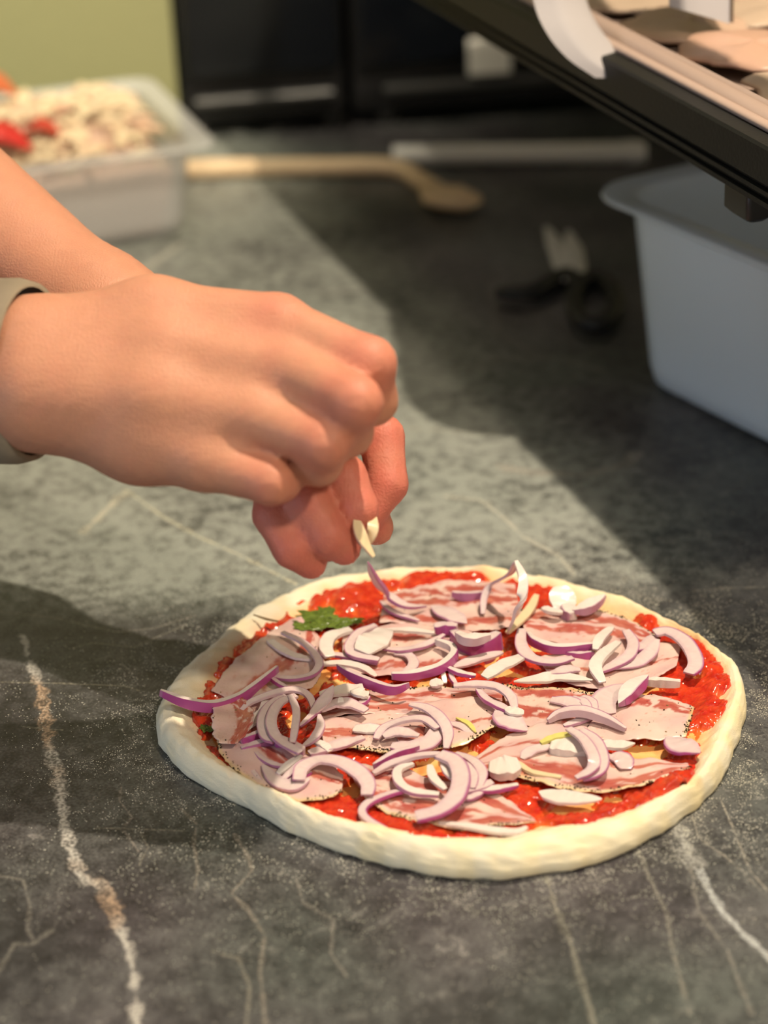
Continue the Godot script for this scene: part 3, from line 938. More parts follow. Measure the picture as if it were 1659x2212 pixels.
func pizza() -> void:
	var t := thing("pizza", "raw pizza base with tomato sauce and a thick floured rim on the dark stone worktop", "pizza", MID)
	var big := nz(11, 0.02, 3)
	var fine := nz(12, 0.11, 3)
	var stain := nz(13, 0.05, 3)
	var v := PackedVector3Array()
	var col := PackedColorArray()
	var idx := PackedInt32Array()
	var na := 300
	var rows := 0
	var flour := Color(0.76, 0.70, 0.55)
	var dough := Color(0.80, 0.68, 0.42)
	var orange := Color(0.78, 0.30, 0.07)
	for k in 16 + 34:
		for i in na:
			var a := TAU * i / na
			var rim := around(RIM, a)
			var inner := around(INNER, a)
			var r0 := inner - 7.0
			var r := 0.0
			var h := 7.0
			var q := 0.0
			if k < 16:
				r = r0 * (k + 0.02) / 16.0
			else:
				q = float(k - 16) / 33.0
				var f := q * (PROFILE.size() - 1)
				var j := mini(int(f), PROFILE.size() - 2)
				var p0: Array = PROFILE[j]
				var p1: Array = PROFILE[j + 1]
				r = r0 + (rim - r0) * lerpf(p0[0], p1[0], f - j)
				h = lerpf(p0[1], p1[1], f - j)
			var x := r * cos(a)
			var z := r * sin(a)
			var front := 0.5 + 0.5 * sin(a)
			var body := smoothstep(0.0, 0.25, q) * smoothstep(1.0, 0.9, q)
			h *= 1.0 + body * (lerpf(-0.12, 0.12, front) + 0.16 * big.get_noise_2d(x, z))
			if k > 16:
				var w := fine.get_noise_3d(x, h * 2.0, z) * 1.15 + fine.get_noise_3d(x * 0.4, h, z * 2.2) * 0.8
				h += w * body
				r += (big.get_noise_2d(x * 2.0, z * 2.0) * 1.6 + w * 0.6) * smoothstep(0.5, 0.9, q)
				x = r * cos(a)
				z = r * sin(a)
			else:
				h += fine.get_noise_2d(x, z) * 1.0
			v.append(Vector3(x, maxf(h, 0.15), z) * 0.001)
			var s := smoothstep(inner + 6.0 + 9.0 * stain.get_noise_2d(x, z), inner - 4.0, r)
			var c := dough.lerp(flour, clampf(0.55 + 0.9 * stain.get_noise_2d(x + 300.0, z) + 0.5 * smoothstep(0.3, -1.0, cos(a)), 0.0, 1.0))
			var o := orange.lerp(Color(0.82, 0.50, 0.18), clampf(0.5 + 1.3 * stain.get_noise_2d(x * 1.5, z * 1.5 + 90.0), 0.0, 1.0))
			col.append(c.lerp(o, s * (0.55 if q > 0.05 else 0.95)))
	rows = 50
	for k in rows - 1:
		for i in na:
			var a := k * na + i
			var b := k * na + (i + 1) % na
			idx.append_array([a, b, a + na, b, b + na, a + na])
	v.append(Vector3(0, 0.007, 0))
	v.append(Vector3(0, 0.0001, 0))
	col.append(orange)
	col.append(flour)
	for i in na:
		idx.append_array([v.size() - 2, (i + 1) % na, i])
		idx.append_array([v.size() - 1, (rows - 1) * na + i, (rows - 1) * na + (i + 1) % na])
	part("dough", mesh_of(v, idx, col), M.dough, t)

	# sauce: a wet uneven sheet with thicker heaps, thin where the dough shows
	var lump := nz(21, 0.12, 3)
	var pulp := nz(22, 0.42, 2)
	var thin := nz(23, 0.028, 2)
	v = PackedVector3Array()
	col = PackedColorArray()
	idx = PackedInt32Array()
	var step := 0.85
	var n := 404
	var at := PackedInt32Array()
	at.resize(n * n)
	at.fill(-1)
	for j in n:
		for i in n:
			var x := (i - n / 2) * step
			var z := (j - n / 2) * step
			var r := sqrt(x * x + z * z)
			var inner := around(INNER, atan2(z, x))
			if r > minf(inner + 16.0, around(RIM, atan2(z, x)) - 4.0):
				continue
			var l := lump.get_noise_2d(x, z)
			var p := pulp.get_noise_2d(x, z)
			var e := inner + 1.0 + 4.0 * l + 2.5 * lump.get_noise_2d(x * 0.4 + 50, z * 0.4)
			var h := 9.0 + 1.1 * l + 0.65 * p
			h += 1.6 * smoothstep(e - 22.0, e - 8.0, r)
			var wet := 0.0
			for s in HEAPS:
				var d := Vector2(x - s[0], z - s[1]).length()
				var k := 1.0 - smoothstep(s[2] * 0.35, s[2], d + 3.0 * l)
				wet = maxf(wet, k)
				h += s[3] * k
			var bare := smoothstep(0.18, 0.42, thin.get_noise_2d(x, z))
			for s in BARE_SPOTS:
				bare = maxf(bare, 1.0 - smoothstep(s[2] * 0.5, s[2], Vector2(x - s[0], (z - s[1]) * 1.2).length() + 5.0 * l))
			bare *= 1.0 - wet
			h -= bare * 3.4
			wet *= smoothstep(around(RIM, atan2(z, x)) - 5.0, around(RIM, atan2(z, x)) - 11.0, r)
			h -= (7.0 + maxf(r - inner - 4.0, 0.0)) * smoothstep(e - 2.0, e + 3.0, r) * (1.0 - wet)
			if wet > 0.0:
				h += wet * 4.0 * smoothstep(inner - 4.0, inner + 8.0, r)
			at[j * n + i] = v.size()
			h = maxf(h, 3.0)
			v.append(Vector3(x, h, z) * 0.001)
			var deep := Color(0.44, 0.018, 0.009).lerp(Color(0.60, 0.060, 0.016), clampf(0.45 + 0.9 * l + 0.7 * bare, 0.0, 1.0))
			deep = deep.lerp(Color(0.80, 0.20, 0.035), clampf(0.8 * bare - 0.1, 0.0, 1.0))
			col.append(deep.lerp(Color(0.70, 0.05, 0.03), clampf(p * 0.6, 0.0, 0.5)))
	for j in n - 1:
		for i in n - 1:
			var a := at[j * n + i]
			var b := at[j * n + i + 1]
			var c := at[(j + 1) * n + i]
			var d := at[(j + 1) * n + i + 1]
			if a >= 0 and b >= 0 and c >= 0 and d >= 0:
				idx.append_array([a, b, c, b, d, c])
	part("tomato_sauce", mesh_of(v, idx, col, true), M.sauce, t)
	part("herb_thread", tube(PackedVector3Array([Vector3(-0.1086, 0.0160, -0.1073), Vector3(-0.1014, 0.0160, -0.1018), Vector3(-0.0948, 0.0160, -0.0985)]), [0.0004, 0.0007, 0.0005], 6, 12), M.twig, t)

func along(p: Array, n: int) -> PackedVector2Array:
	var q := PackedVector3Array()
	for a in p:
		q.append(Vector3(a[0], 0, a[1]))
	var out := PackedVector2Array()
	for s in spline(q, n):
		out.append(Vector2(s.x, s.z))
	return out

# a thin limp slice between two edges: red bands in pale fat, pepper on the rind
func pancetta(seed_: int, label: String, h0: float, bands: Array, rind: int, ea: Array, eb: Array) -> void:
	var nu := 84
	var nv := 34
	var a := along(ea, nu)
	var b := along(eb, nu)
	var mid := Vector3((a[nu / 2].x + b[nu / 2].x) / 2, h0 - 1.0, (a[nu / 2].y + b[nu / 2].y) / 2)
	var wave := nz(100 + seed_, 0.035, 2)
	var edge := nz(140 + seed_, 0.12, 2)
	var streak := nz(180 + seed_, 1.0, 3)
	var blot := nz(220 + seed_, 0.09, 3)
	var o := thing("pancetta_slice", label, "pancetta", MID + mid * 0.001, 0.0, "pancetta slices on the pizza")
	var v := PackedVector3Array()
	var c := PackedColorArray()
	var idx := PackedInt32Array()
	var fat := Color(0.67, 0.49, 0.43)
	var pinkfat := Color(0.60, 0.385, 0.37)
	var meat := Color(0.38, 0.075, 0.062)
	var salmon := Color(0.50, 0.17, 0.115)
	var bits := PackedVector3Array()
	for side in 2:
		for i in nu + 1:
			for j in nv + 1:
				var u := float(i) / nu
				var w := float(j) / nv
				var p := a[i].lerp(b[i], w)
				var across := (b[i] - a[i]).normalized()
				p += across * edge.get_noise_2d(p.x, p.y) * 1.3 * absf(2.0 * w - 1.0)
				var lift := 1.7 * wave.get_noise_2d(p.x, p.y) + 0.8 * pow(absf(2.0 * w - 1.0), 4.0) * (0.5 + wave.get_noise_2d(p.y, p.x + 70.0))
				var rolled := smoothstep(0.0, 0.07, minf(minf(u, 1.0 - u) * 1.6, minf(w, 1.0 - w)))
				var h := h0 + lift + (0.25 + 0.4 * rolled if side == 0 else -0.25 - 0.4 * rolled)
				v.append((Vector3(p.x, h, p.y) - mid) * 0.001)
				var ww := w + 0.07 * blot.get_noise_2d(u * 40.0, w * 6.0) + 0.03 * streak.get_noise_2d(u * 14.0, w * 2.0)
				var m := 0.0
				for bd in bands:
					m = maxf(m, 1.0 - smoothstep(bd[1] * 0.72, bd[1] * 1.12, absf(ww - bd[0])))
				m *= smoothstep(-0.42, -0.12, blot.get_noise_2d(u * 55.0 + 9.0, w * 60.0 + 31.0))
				var col := fat.lerp(pinkfat, clampf(0.42 + 1.1 * blot.get_noise_2d(p.x * 0.35, p.y * 0.35), 0.0, 1.0))
				var flesh := meat.lerp(salmon, clampf(0.38 + 0.9 * streak.get_noise_2d(u * 5.0, w * 26.0) + 0.7 * blot.get_noise_2d(p.x * 0.3 + 40.0, p.y * 0.3), 0.0, 1.0))
				col = col.lerp(salmon, 0.5 * smoothstep(0.42, 0.6, streak.get_noise_2d(u * 8.0 + 3.0, w * 22.0)))
				col = col.lerp(flesh, m)
				var g := 1.0
				if rind == 1:
					g = 1.0 - w
				elif rind == -1:
					g = w
				elif rind == 2:
					g = (1.0 - u) * 2.0
				col = col.lerp(Color(0.70, 0.53, 0.25), 0.75 * (1.0 - smoothstep(0.0, 0.09, g)))
				c.append(col)
				if side == 0 and rind != 0 and g < 0.065 and rg.randf() < 0.42 + 1.2 * edge.get_noise_2d(p.x * 0.5, p.y):
					bits.append(v[v.size() - 1] + Vector3(rg.randf_range(-0.9, 0.9), rg.randf_range(-0.3, 0.3), rg.randf_range(-0.9, 0.9)) * 0.001)
				elif side == 0 and rg.randf() < 0.0045:
					bits.append(v[v.size() - 1])
	var row := nv + 1
	var half := (nu + 1) * row
	for i in nu:
		for j in nv:
			var q := i * row + j
			idx.append_array([q, q + 1, q + row, q + 1, q + row + 1, q + row])
			q += half
			idx.append_array([q, q + row, q + 1, q + 1, q + row, q + row + 1])
	for i in nu:
		for j in [0, nv]:
			var q: int = i * row + j
			var s := [q, q + row, q + half, q + row, q + row + half, q + half] if j == 0 else [q, q + half, q + row, q + row, q + half, q + row + half]
			idx.append_array(s)
	for j in nv:
		for i in [0, nu]:
			var q: int = i * row + j
			var s := [q, q + half, q + 1, q + 1, q + half, q + half + 1] if i == 0 else [q, q + 1, q + half, q + 1, q + half + 1, q + half]
			idx.append_array(s)
	var mt := part("meat", mesh_of(v, idx, c), M.pancetta, o)
	if bits.size():
		var p := part("pepper", grains(bits, 0.00062, [Color(0.02, 0.017, 0.012), Color(0.05, 0.035, 0.02), Color(0.03, 0.028, 0.018), Color(0.22, 0.15, 0.06)]), M.pepper, mt)
		p.set_meta("kind", "stuff")

const TONES := {"W": Color(0.80, 0.73, 0.675), "L": Color(0.74, 0.605, 0.59), "K": Color(0.78, 0.64, 0.40), "Y": Color(0.72, 0.66, 0.20)}

# one cut strip of red onion: a ring wall w wide and t tall, bent along its path, its outer face purple skin
func onion(label: String, w: float, t: float, s: int, purple: float, taper: float, tone: String, hs: Array, pts: Array) -> Node3D:
	taper = minf(taper + 0.18, 0.95)
	if t <= 4.0:
		t *= 0.5
	w *= 0.9 if w < 12.0 else 1.0
	var p := PackedVector3Array()
	for i in pts.size():
		var q := float(i) / (pts.size() - 1)
		var h := lerpf(hs[0], hs[1], q * 2.0) if q < 0.5 else lerpf(hs[1], hs[2], q * 2.0 - 1.0)
		p.append(Vector3(pts[i][0], h, pts[i][1]))
	var steps := 7 * (pts.size() - 1) + 4
	var c := spline(p, steps)
	var mid := c[steps / 2]
	mid.y = minf(hs[0], minf(hs[1], hs[2]))
	var rough := nz(300 + used.get("onion_slice", 0), 0.25, 2)
	var pale: Color = TONES[tone]
	var skin := Color(0.36, 0.055, 0.25)
	var b := minf(w, t) * 0.11
	var sec := [[-0.5, 0.0], [-0.2, 0.0], [0.15, 0.0], [0.36, 0.0], [0.44, 0.0], [0.5, 0.0], [0.5, 0.0], [0.505, -t * 0.5], [0.5, -t], [0.5, -t], [0.0, -t], [-0.5, -t], [-0.5, -t], [-0.505, -t * 0.5], [-0.5, 0.0]]
	var rs := []
	var cs := []
	var sk := []
	for k in steps + 1:
		var f := float(k) / steps
		var tg := (c[mini(k + 1, steps)] - c[maxi(k - 1, 0)]).normalized()
		var lat := tg.cross(Vector3.UP).normalized() * s
		var up := lat.cross(tg) * s
		if up.y < 0.0:
			up = -up
		var e := maxf(1.0 - taper * pow(absf(2.0 * f - 1.0), 2.4), 0.08)
		var lean := 0.22 * rough.get_noise_1d(f * 9.0)
		var l2 := lat * cos(lean) + up * sin(lean)
		var u2 := up * cos(lean) - lat * sin(lean)
		var ring := PackedVector3Array()
		var cc := PackedColorArray()
		var wob := 1.0 + 0.04 * rough.get_noise_1d(f * 40.0 + 7.0)
		for q in sec:
			ring.append((c[k] - mid + l2 * (q[0] * w * e * wob) + u2 * (q[1] * (0.35 + 0.65 * e)) + Vector3.UP * t * 0.5) * 0.001)
			var m := purple * 0.06 + minf(1.25 * purple + (0.25 if tone == "L" else 0.0), 1.0) * smoothstep(0.37, 0.5, q[0]) + (0.22 if tone == "L" else 0.05) * smoothstep(-0.42, -0.5, q[0]) + 0.06 * rough.get_noise_2d(f * 60.0, q[0] * 20.0)
			if tone == "Y":
				m = 0.0
			cc.append(pale.lerp(Color(0.42, 0.12, 0.30), clampf(m, 0.0, 0.9)) * (1.0 + 0.07 * rough.get_noise_2d(f * 90.0, q[0] * 30.0)))
		rs.append(ring)
		cs.append(cc)
		var out := PackedVector3Array()
		for q in [[0.5, -b * 0.15, -0.12], [0.5, -b * 0.15, 0.24], [0.5, -t + b * 0.3, 0.24], [0.5, -t + b * 0.3, -0.12]]:
			out.append((c[k] - mid + l2 * (q[0] * w * e * wob + q[2]) + u2 * (q[1] * (0.35 + 0.65 * e)) + Vector3.UP * t * 0.5) * 0.001)
		sk.append(out)
	var o := part("onion_slice", rings(rs, cs), M.onion, null, MID + mid * 0.001)
	tag(o, label, "onion", "red onion slices on the pizza")
	if purple > 0.69:
		var from := 1
		var to := steps if taper < 0.6 else steps - 1
		part("skin", rings(sk.slice(from, to)), M.skin_purple if purple > 0.7 else M.skin_lilac, o)
	return o

# a limp round slice folded over itself into a loose rosette
func folded(r: float, k: int) -> ArrayMesh:
	var n := nz(400 + k, 0.6, 2)
	var rs := []
	for j in 9:
		var ring := PackedVector3Array()
		var f := j / 8.0
		for i in 40:
			var a := TAU * i / 40
			var rad := r * sin(PI * clampf(f, 0.02, 0.98)) * (1.0 + 0.25 * n.get_noise_2d(cos(a) * 2.0, sin(a) * 2.0 + f)) * (1.0 + 0.05 * sin(a * 5.0 + k))
			ring.append(Vector3(cos(a) * rad, r * (0.12 - 0.12 * cos(PI * f)) * (1.0 + 0.10 * sin(a * 3.0 + k)), sin(a) * rad))
		rs.append(ring)
	return rings(rs)

# a crumpled torn leaf, turned by a
func leaf(r: float, a: float, k: int) -> ArrayMesh:
	var n := nz(500 + k, 0.35, 2)
	var rs := []
	var cs := []
	for side in [1.0, -1.0]:
		for j in 7:
			var f := j / 6.0 if side > 0 else 1.0 - j / 6.0
			var ring := PackedVector3Array()
			var cc := PackedColorArray()
			for i in 28:
				var t := TAU * i / 28
				var rad := r * maxf(f, 0.03) * (0.75 + 0.35 * n.get_noise_2d(cos(t) * 3.0, sin(t) * 3.0)) * (1.0 + 0.12 * sin(t * 9.0))
				var p := Vector2(cos(t) * rad * 1.25, sin(t) * rad * 0.75).rotated(a)
				ring.append(Vector3(p.x, 0.9 * n.get_noise_2d(p.x, p.y) + 0.6 * f * f * sin(t * 3.0 + k) * 0.6 + 0.12 * side, p.y) * 0.001)
				cc.append(Color(0.045, 0.075, 0.010).lerp(Color(0.15, 0.21, 0.03), clampf(0.5 + n.get_noise_2d(p.x * 2.0, p.y * 2.0), 0.0, 1.0)))
			rs.append(ring)
			cs.append(cc)
	return rings(rs, cs)

func toppings() -> void:
	pancetta(0, "shaded pancetta slice with a red meat streak beside the left crust", 11.5, [[0.52, 0.13]], 0, [[-129.2, -33.4], [-119.3, -60.5], [-105, -84.8], [-92.6, -103.2], [-81.8, -107.6]], [[-102.6, -10.3], [-83.5, -25.6], [-73.8, -34.4], [-69.5, -53.7], [-67.8, -77.9]])
	pancetta(1, "folded pancetta slice lying along the lower left crust, pepper on its rim", 13, [[0.62, 0.1]], -1, [[-126.5, -16.4], [-125.1, 10.3], [-119.2, 35.1], [-104.8, 59.5], [-86.2, 75.3], [-70.4, 79.4], [-59.6, 72.1]], [[-109, -22.4], [-101.1, -3.6], [-92.2, 13.1], [-82.5, 27.2], [-70.7, 41.1], [-63.7, 48.1], [-58.7, 56.9]])
	pancetta(2, "upright pancetta flap pressed against the hanging onion strip", 18, [[0.8, 0.25]], 0, [[-126.6, -10.9], [-125.9, 2.6], [-124.5, 19.4], [-121.8, 31.9]], [[-111.4, -13.4], [-105.4, -0.3], [-104.9, 13.4], [-112, 31.8]])
	pancetta(3, "red and white striped pancetta slice by the far crust", 11.5, [[0.2, 0.09], [0.45, 0.1], [0.85, 0.08]], 0, [[-34.9, -132.5], [-16.1, -141.5], [10.8, -144.7], [40.3, -138.5]], [[-38.2, -99.9], [-9.9, -93.6], [20.5, -85.6], [41.3, -89]])
	pancetta(4, "pancetta slice with a dark red end below the onion bud", 12.5, [[0.25, 0.14], [0.6, 0.13]], -1, [[40, -105.6], [68.6, -106.2], [93.4, -95.3], [113.9, -65.1]], [[41.6, -76.7], [64.6, -64.4], [86.5, -57.3], [109.7, -52.3]])
	pancetta(5, "pale pancetta slice under the half-ring below the herb", 11.5, [[0.3, 0.08], [0.8, 0.07]], 0, [[-58.9, -85.9], [-30.5, -96.6], [-4.6, -96.9], [12.7, -83.2]], [[-59, -45.3], [-31.8, -39.6], [-6.9, -42.3], [13.6, -53.9]])
	pancetta(6, "pink fat pancetta slice curled up near the C-shaped onion", 13, [[0.55, 0.05]], 0, [[45.9, -51], [76.3, -55.8], [101.9, -60.2], [124.2, -58.2]], [[51.5, -29.8], [72, -14.6], [96.4, -16.3], [118.9, -34.7]])
	pancetta(7, "pancetta with two dark meat bands and a peppered far rim", 12, [[0.35, 0.16], [0.75, 0.14]], -1, [[-71.2, -23.8], [-39.4, -26.8], [-10, -26.2], [25.1, -20.3]], [[-69.8, 0.6], [-37.5, 0.1], [-6.3, 0.4], [23.7, -0.8]])
	pancetta(8, "broad pale pancetta slice folded at the centre of the pizza", 13.5, [[0.62, 0.05]], 1, [[-35.2, 9.6], [-13.2, -6], [6.4, -12.3], [18.6, -6.6]], [[-28.8, 37.6], [-12.5, 37.1], [4, 32.8], [24.3, 15.4]])
	pancetta(9, "pancetta slice with a salmon patch under the central loop", 12, [[0.5, 0.14]], 1, [[-71, 2.3], [-51.8, -1.1], [-30.2, -1.6], [-13.6, 2.1]], [[-68.5, 27.6], [-47.4, 33.7], [-28.9, 36.5], [-10.2, 35]])
	pancetta(10, "streaky pancetta slice with a diagonal red band right of the centre", 12.5, [[0.12, 0.1], [0.62, 0.16]], -1, [[25.2, -22.3], [43.3, -19.8], [67.1, -14], [92.4, -3.4]], [[26.6, 9.5], [44.3, 25.3], [60.4, 28.4], [79.4, 26.4]])
	pancetta(11, "rectangular pancetta slice with a peppered end near the right crust", 13.5, [[0.18, 0.1]], 2, [[75.8, -5], [90.4, -6.6], [106.7, -2.4], [121.8, 9]], [[63, 30.2], [78.1, 37.6], [94.4, 37.2], [113.6, 36.1]])
	pancetta(12, "long wavy pancetta slice with a peppered near rim, lower right", 12.5, [[0.28, 0.06], [0.78, 0.17]], 1, [[6, 46.5], [27.9, 23.9], [50.8, 18.7], [72.6, 45.5], [90, 54.2], [111.1, 60.1]], [[6, 58.4], [25.1, 63.2], [44.5, 74.7], [66.4, 81.3], [89.5, 75.8], [111.6, 63.5]])
	pancetta(13, "pancetta slice with a thick peppered rim nearest the viewer", 11.5, [[0.25, 0.12], [0.7, 0.2]], 1, [[-58, 44.1], [-33.8, 50.3], [-9.2, 64.8], [13, 73.9], [32.3, 100.2]], [[-48, 76], [-37, 89.3], [-19.6, 100.8], [-0, 106.2], [33.2, 102.6]])
	onion("long purple-backed onion strip jutting out over the crust by the pancetta flap", 3.6, 6, 1, 0.95, 0.35, "W", [24, 17, 18], [[-152.8, -10.6], [-140.2, -5.8], [-126, -5.5], [-114.4, -13.1], [-106.2, -22.1], [-93.3, -40.6]])
	onion("doubled onion curl bent round the red patch on the shaded pancetta", 5, 3.5, -1, 0.6, 0.2, "L", [16, 18, 16], [[-91.9, -85], [-80.2, -71.9], [-73.2, -56.4], [-71.1, -43.6], [-75.5, -35.3], [-85.8, -33.4], [-97, -37.5]])
	onion("short purple-skinned hook under the doubled onion curl", 3, 4, 1, 0.95, 0.2, "L", [16, 16, 15], [[-97.5, -38], [-93.6, -31.4], [-87.7, -25.8]])
	onion("plain pale strip lying inside the doubled onion curl", 6, 3, 1, 0.2, 0.1, "W", [14, 14, 14], [[-99.1, -80.4], [-91.7, -69.4], [-84, -61.6], [-74.9, -57.8]])
	onion("tall pale arch of onion spanning the top of the tangled heap", 5, 3, -1, 0.4, 0.2, "L", [17, 21, 17], [[-111.1, -2.4], [-105.7, -8.6], [-92.5, -14.2], [-82.8, -15.7], [-76.1, -10.8], [-72.7, 3.1]])
	onion("outer lilac hoop of the tangled heap, open at its near end", 6.2, 3, 1, 0.45, 0.1, "L", [19, 20, 19], [[-88.1, -11.6], [-95.8, -3], [-99.6, 12.6], [-98, 27.5], [-92.6, 32.4]])
	onion("inner pale hoop of the tangled heap with a dark gap inside", 6.2, 3, 1, 0.35, 0.1, "L", [21, 22, 20], [[-82.7, -8.2], [-90.9, -1.3], [-94.8, 13.7], [-93.7, 26.8], [-88.9, 36.5], [-79.5, 45.4]])
	onion("upright pale strand closing the inner hoop of the tangled heap", 4.6, 3, -1, 0.25, 0.1, "L", [22, 22, 20], [[-85.5, -6.8], [-82.3, 8.2], [-82.8, 25.1], [-83.8, 36]])
	onion("vivid purple flat strip with a notched end under the tangled heap", 3.6, 8, 1, 1, 0.05, "L", [16, 15, 14], [[-92.2, 27.6], [-85.8, 31.4], [-78.3, 37.8]])
	onion("pale crescent closing the tangled heap toward the pizza centre", 5.5, 3, -1, 0.3, 0.5, "L", [19, 19, 16], [[-70.6, 8.8], [-70, 20.1], [-73.3, 29.3], [-78.7, 33.6]])
	onion("blade-shaped onion piece pointing up out of the tangled heap", 8, 2.2, -1, 0.3, 0.8, "L", [18, 20, 22], [[-75.9, 8.1], [-68.7, -2.7], [-63.4, -14.8]])
	onion("slim slanting strand behind the blade-shaped onion piece", 4, 3, 1, 0.5, 0.5, "L", [17, 18, 18], [[-80.6, 16], [-73.1, 4.7], [-65.5, -3.9]])
	onion("pale slanting strip next to the pancetta flap at the left crust", 7, 3, -1, 0.2, 0.2, "W", [15, 17, 17], [[-114.1, 19.8], [-107.5, 10.9], [-100, 0.8], [-98.6, -10.7]])
	onion("purple-skinned strip lying lowest beside the pancetta flap", 3, 6.5, 1, 1, 0.3, "L", [14, 15, 15], [[-111.1, 24.7], [-104.8, 22.8], [-98.1, 18]])
	onion("shorter purple-skinned strip just under the lowest flap strip", 4, 4.5, 1, 0.7, 0.2, "L", [13, 14, 14], [[-110.1, 30.2], [-101.2, 27.2], [-91.4, 23.6]])
	onion("thin long lilac arc over the sauce gap below the tangled heap", 3.4, 3, 1, 0.45, 0.3, "L", [14, 15, 14], [[-104.4, 30.5], [-98.8, 41.5], [-91.3, 48], [-80.9, 48.7]])
	onion("thin purple-edged splinter nearest the crust at lower left", 3, 2.6, -1, 0.65, 0.4, "L", [13, 13, 13], [[-107.4, 38.2], [-103.8, 49.1], [-98.8, 60.8]])
	onion("wide pale boat-shaped slice above the peppered pancetta edge", 9, 3, 1, 0.25, 0.6, "L", [14, 15, 16], [[-98.7, 46.8], [-91.8, 61.4], [-83.5, 68.9], [-75.3, 64]])
	onion("first of three short slats tucked behind the wide arched slice", 5, 2.6, -1, 0.3, 0.2, "W", [15, 16, 16], [[-91, 56.2], [-86.1, 50.1], [-79.8, 41.7]])
	onion("second of three short slats tucked behind the wide arched slice", 4.6, 2.6, 1, 0.55, 0.2, "L", [15, 16, 16], [[-88.2, 61.4], [-82.8, 54.2], [-77.4, 46.2]])
	onion("lowest purple slat tucked behind the wide arched slice", 4, 3, 1, 0.9, 0.2, "L", [15, 15, 15], [[-85.9, 64.1], [-80.7, 60.3], [-74.6, 55.8]])
	onion("wide arched lilac slice, the broadest near the lower left crust", 9.5, 3, -1, 0.55, 0.1, "L", [18, 20, 17], [[-80.4, 67.5], [-78.5, 57], [-70.3, 51.5], [-59.9, 55.5], [-50.9, 63.9], [-46.5, 73.4], [-47.1, 81.6]])
	onion("broad pale slab at the back of the chopped pile in the middle", 11, 3, 1, 0.15, 0.2, "W", [16, 18, 18], [[-70.9, -15.6], [-59.9, -16.5], [-47.8, -18.3]])
	onion("ragged pale flake in front of the chopped pile in the middle", 9, 3, -1, 0.35, 0.3, "L", [18, 19, 18], [[-70.7, 2.6], [-63, -2.6], [-55.1, -1.9], [-46.4, 5.1]])
	onion("tiny white prong hanging from the chopped pile", 3.6, 2.5, 1, 0.1, 0.3, "W", [20, 19, 17], [[-59.6, -5.6], [-59.7, -2.6], [-59.3, -0.4]])
	onion("small squared white chip at the end of the chopped pile", 9, 3, 1, 0.1, 0.1, "W", [20, 20, 19], [[-52.4, -13.4], [-49, -9.4], [-45, -8.9]])
	onion("small purple chip at the end of the chopped pile", 4, 4, 1, 0.95, 0.1, "L", [17, 17, 17], [[-50.2, -3.3], [-47.7, -5.9], [-45.3, -10.4]])
	onion("long dark-backed strip lying across the peppery dark pancetta", 3.4, 5.5, 1, 1, 0.6, "L", [17, 19, 20], [[-61.7, -41.5], [-53.8, -31.3], [-41.7, -19], [-32.1, -12.1], [-23.8, -13.8]])
	onion("J-shaped strip with a long purple back beside the purple wedge", 4.2, 5, 1, 0.9, 0.25, "W", [19, 19, 17], [[-32.8, -26.8], [-24.5, -26.6], [-14.6, -29.6], [-5.8, -35.2], [0.9, -47.6], [-0.1, -57.4], [-7.8, -64.9]])
	onion("see-through greyish loop left of the J-shaped strip", 6.5, 2, -1, 0.25, 0.3, "L", [14, 15, 14], [[-30.7, -60], [-23.7, -57.5], [-20.5, -47.3], [-24.2, -39.6], [-32.3, -34.8]])
	onion("thick half-ring with purple outer edge below the green herb", 6, 4, 1, 0.6, 0.1, "L", [17, 17, 16], [[-40.2, -86.5], [-49.7, -78.9], [-55.2, -64], [-51.7, -55.4], [-39.3, -49.7]])
	onion("broad chalk-white onion piece inside the thick half-ring", 17, 3, 1, 0.05, 0.3, "W", [17, 19, 18], [[-35.2, -81.8], [-42, -65.9], [-48.2, -56]])
	onion("straight white strip running to the small purple stub", 4.6, 3, -1, 0.1, 0.3, "W", [16, 17, 17], [[-37.8, -82.8], [-23, -80.2], [-8.4, -75.2]])
	onion("shallow lilac bow below the straight white strip", 5.5, 3, 1, 0.45, 0.4, "L", [15, 16, 16], [[-37.1, -63.9], [-26.1, -60.7], [-13.4, -64.6], [-2.9, -74.4]])
	onion("elbow-bent pale piece touching the green herb", 8.5, 4, 1, 0.2, 0.1, "W", [15, 16, 14], [[-54.1, -86.6], [-64.8, -79.5], [-67.8, -68], [-65.4, -59]])
	onion("flat lilac strip passing under the thick half-ring", 4, 3, 1, 0.6, 0.2, "L", [13, 14, 14], [[-71.5, -65.3], [-58.8, -59.9], [-39.9, -49.8]])
	onion("pale strip running below the flat lilac strip", 5.5, 3, 1, 0.2, 0.4, "W", [13, 14, 13], [[-71.9, -53.3], [-58.9, -52.5], [-47.7, -46.5], [-41.1, -37.8]])
	onion("small bright purple stub behind the big purple wedge", 6, 6, 1, 1, 0.2, "L", [16, 17, 17], [[-8.5, -80.2], [-2.1, -80.4], [4.2, -78.3]])
	onion("big chunky wedge of vivid purple skin, the darkest onion piece", 8, 14, 1, 1, 0.25, "L", [12, 13, 14], [[1.6, -75], [8.6, -62.9], [17.8, -60.4], [26.5, -67.1]])
	onion("pale nested layer on top of the big purple wedge", 7, 5, 1, 0.3, 0.5, "W", [25, 26, 26], [[2.9, -57.9], [10, -50.4], [21.2, -51.4]])
	onion("tall tapering onion petal leaning back over the far crust", 7.5, 4, 1, 0.5, 0.75, "L", [52, 24, 15], [[-43, -94.8], [-39.1, -102.5], [-32.3, -108.9], [-23.3, -103.9], [-11.3, -108.9]])
	onion("slim lilac strip lying below the tall tapering petal", 4.2, 3, 1, 0.6, 0.4, "L", [15, 15, 14], [[-37.2, -117.9], [-30.1, -105.2], [-16.2, -95]])
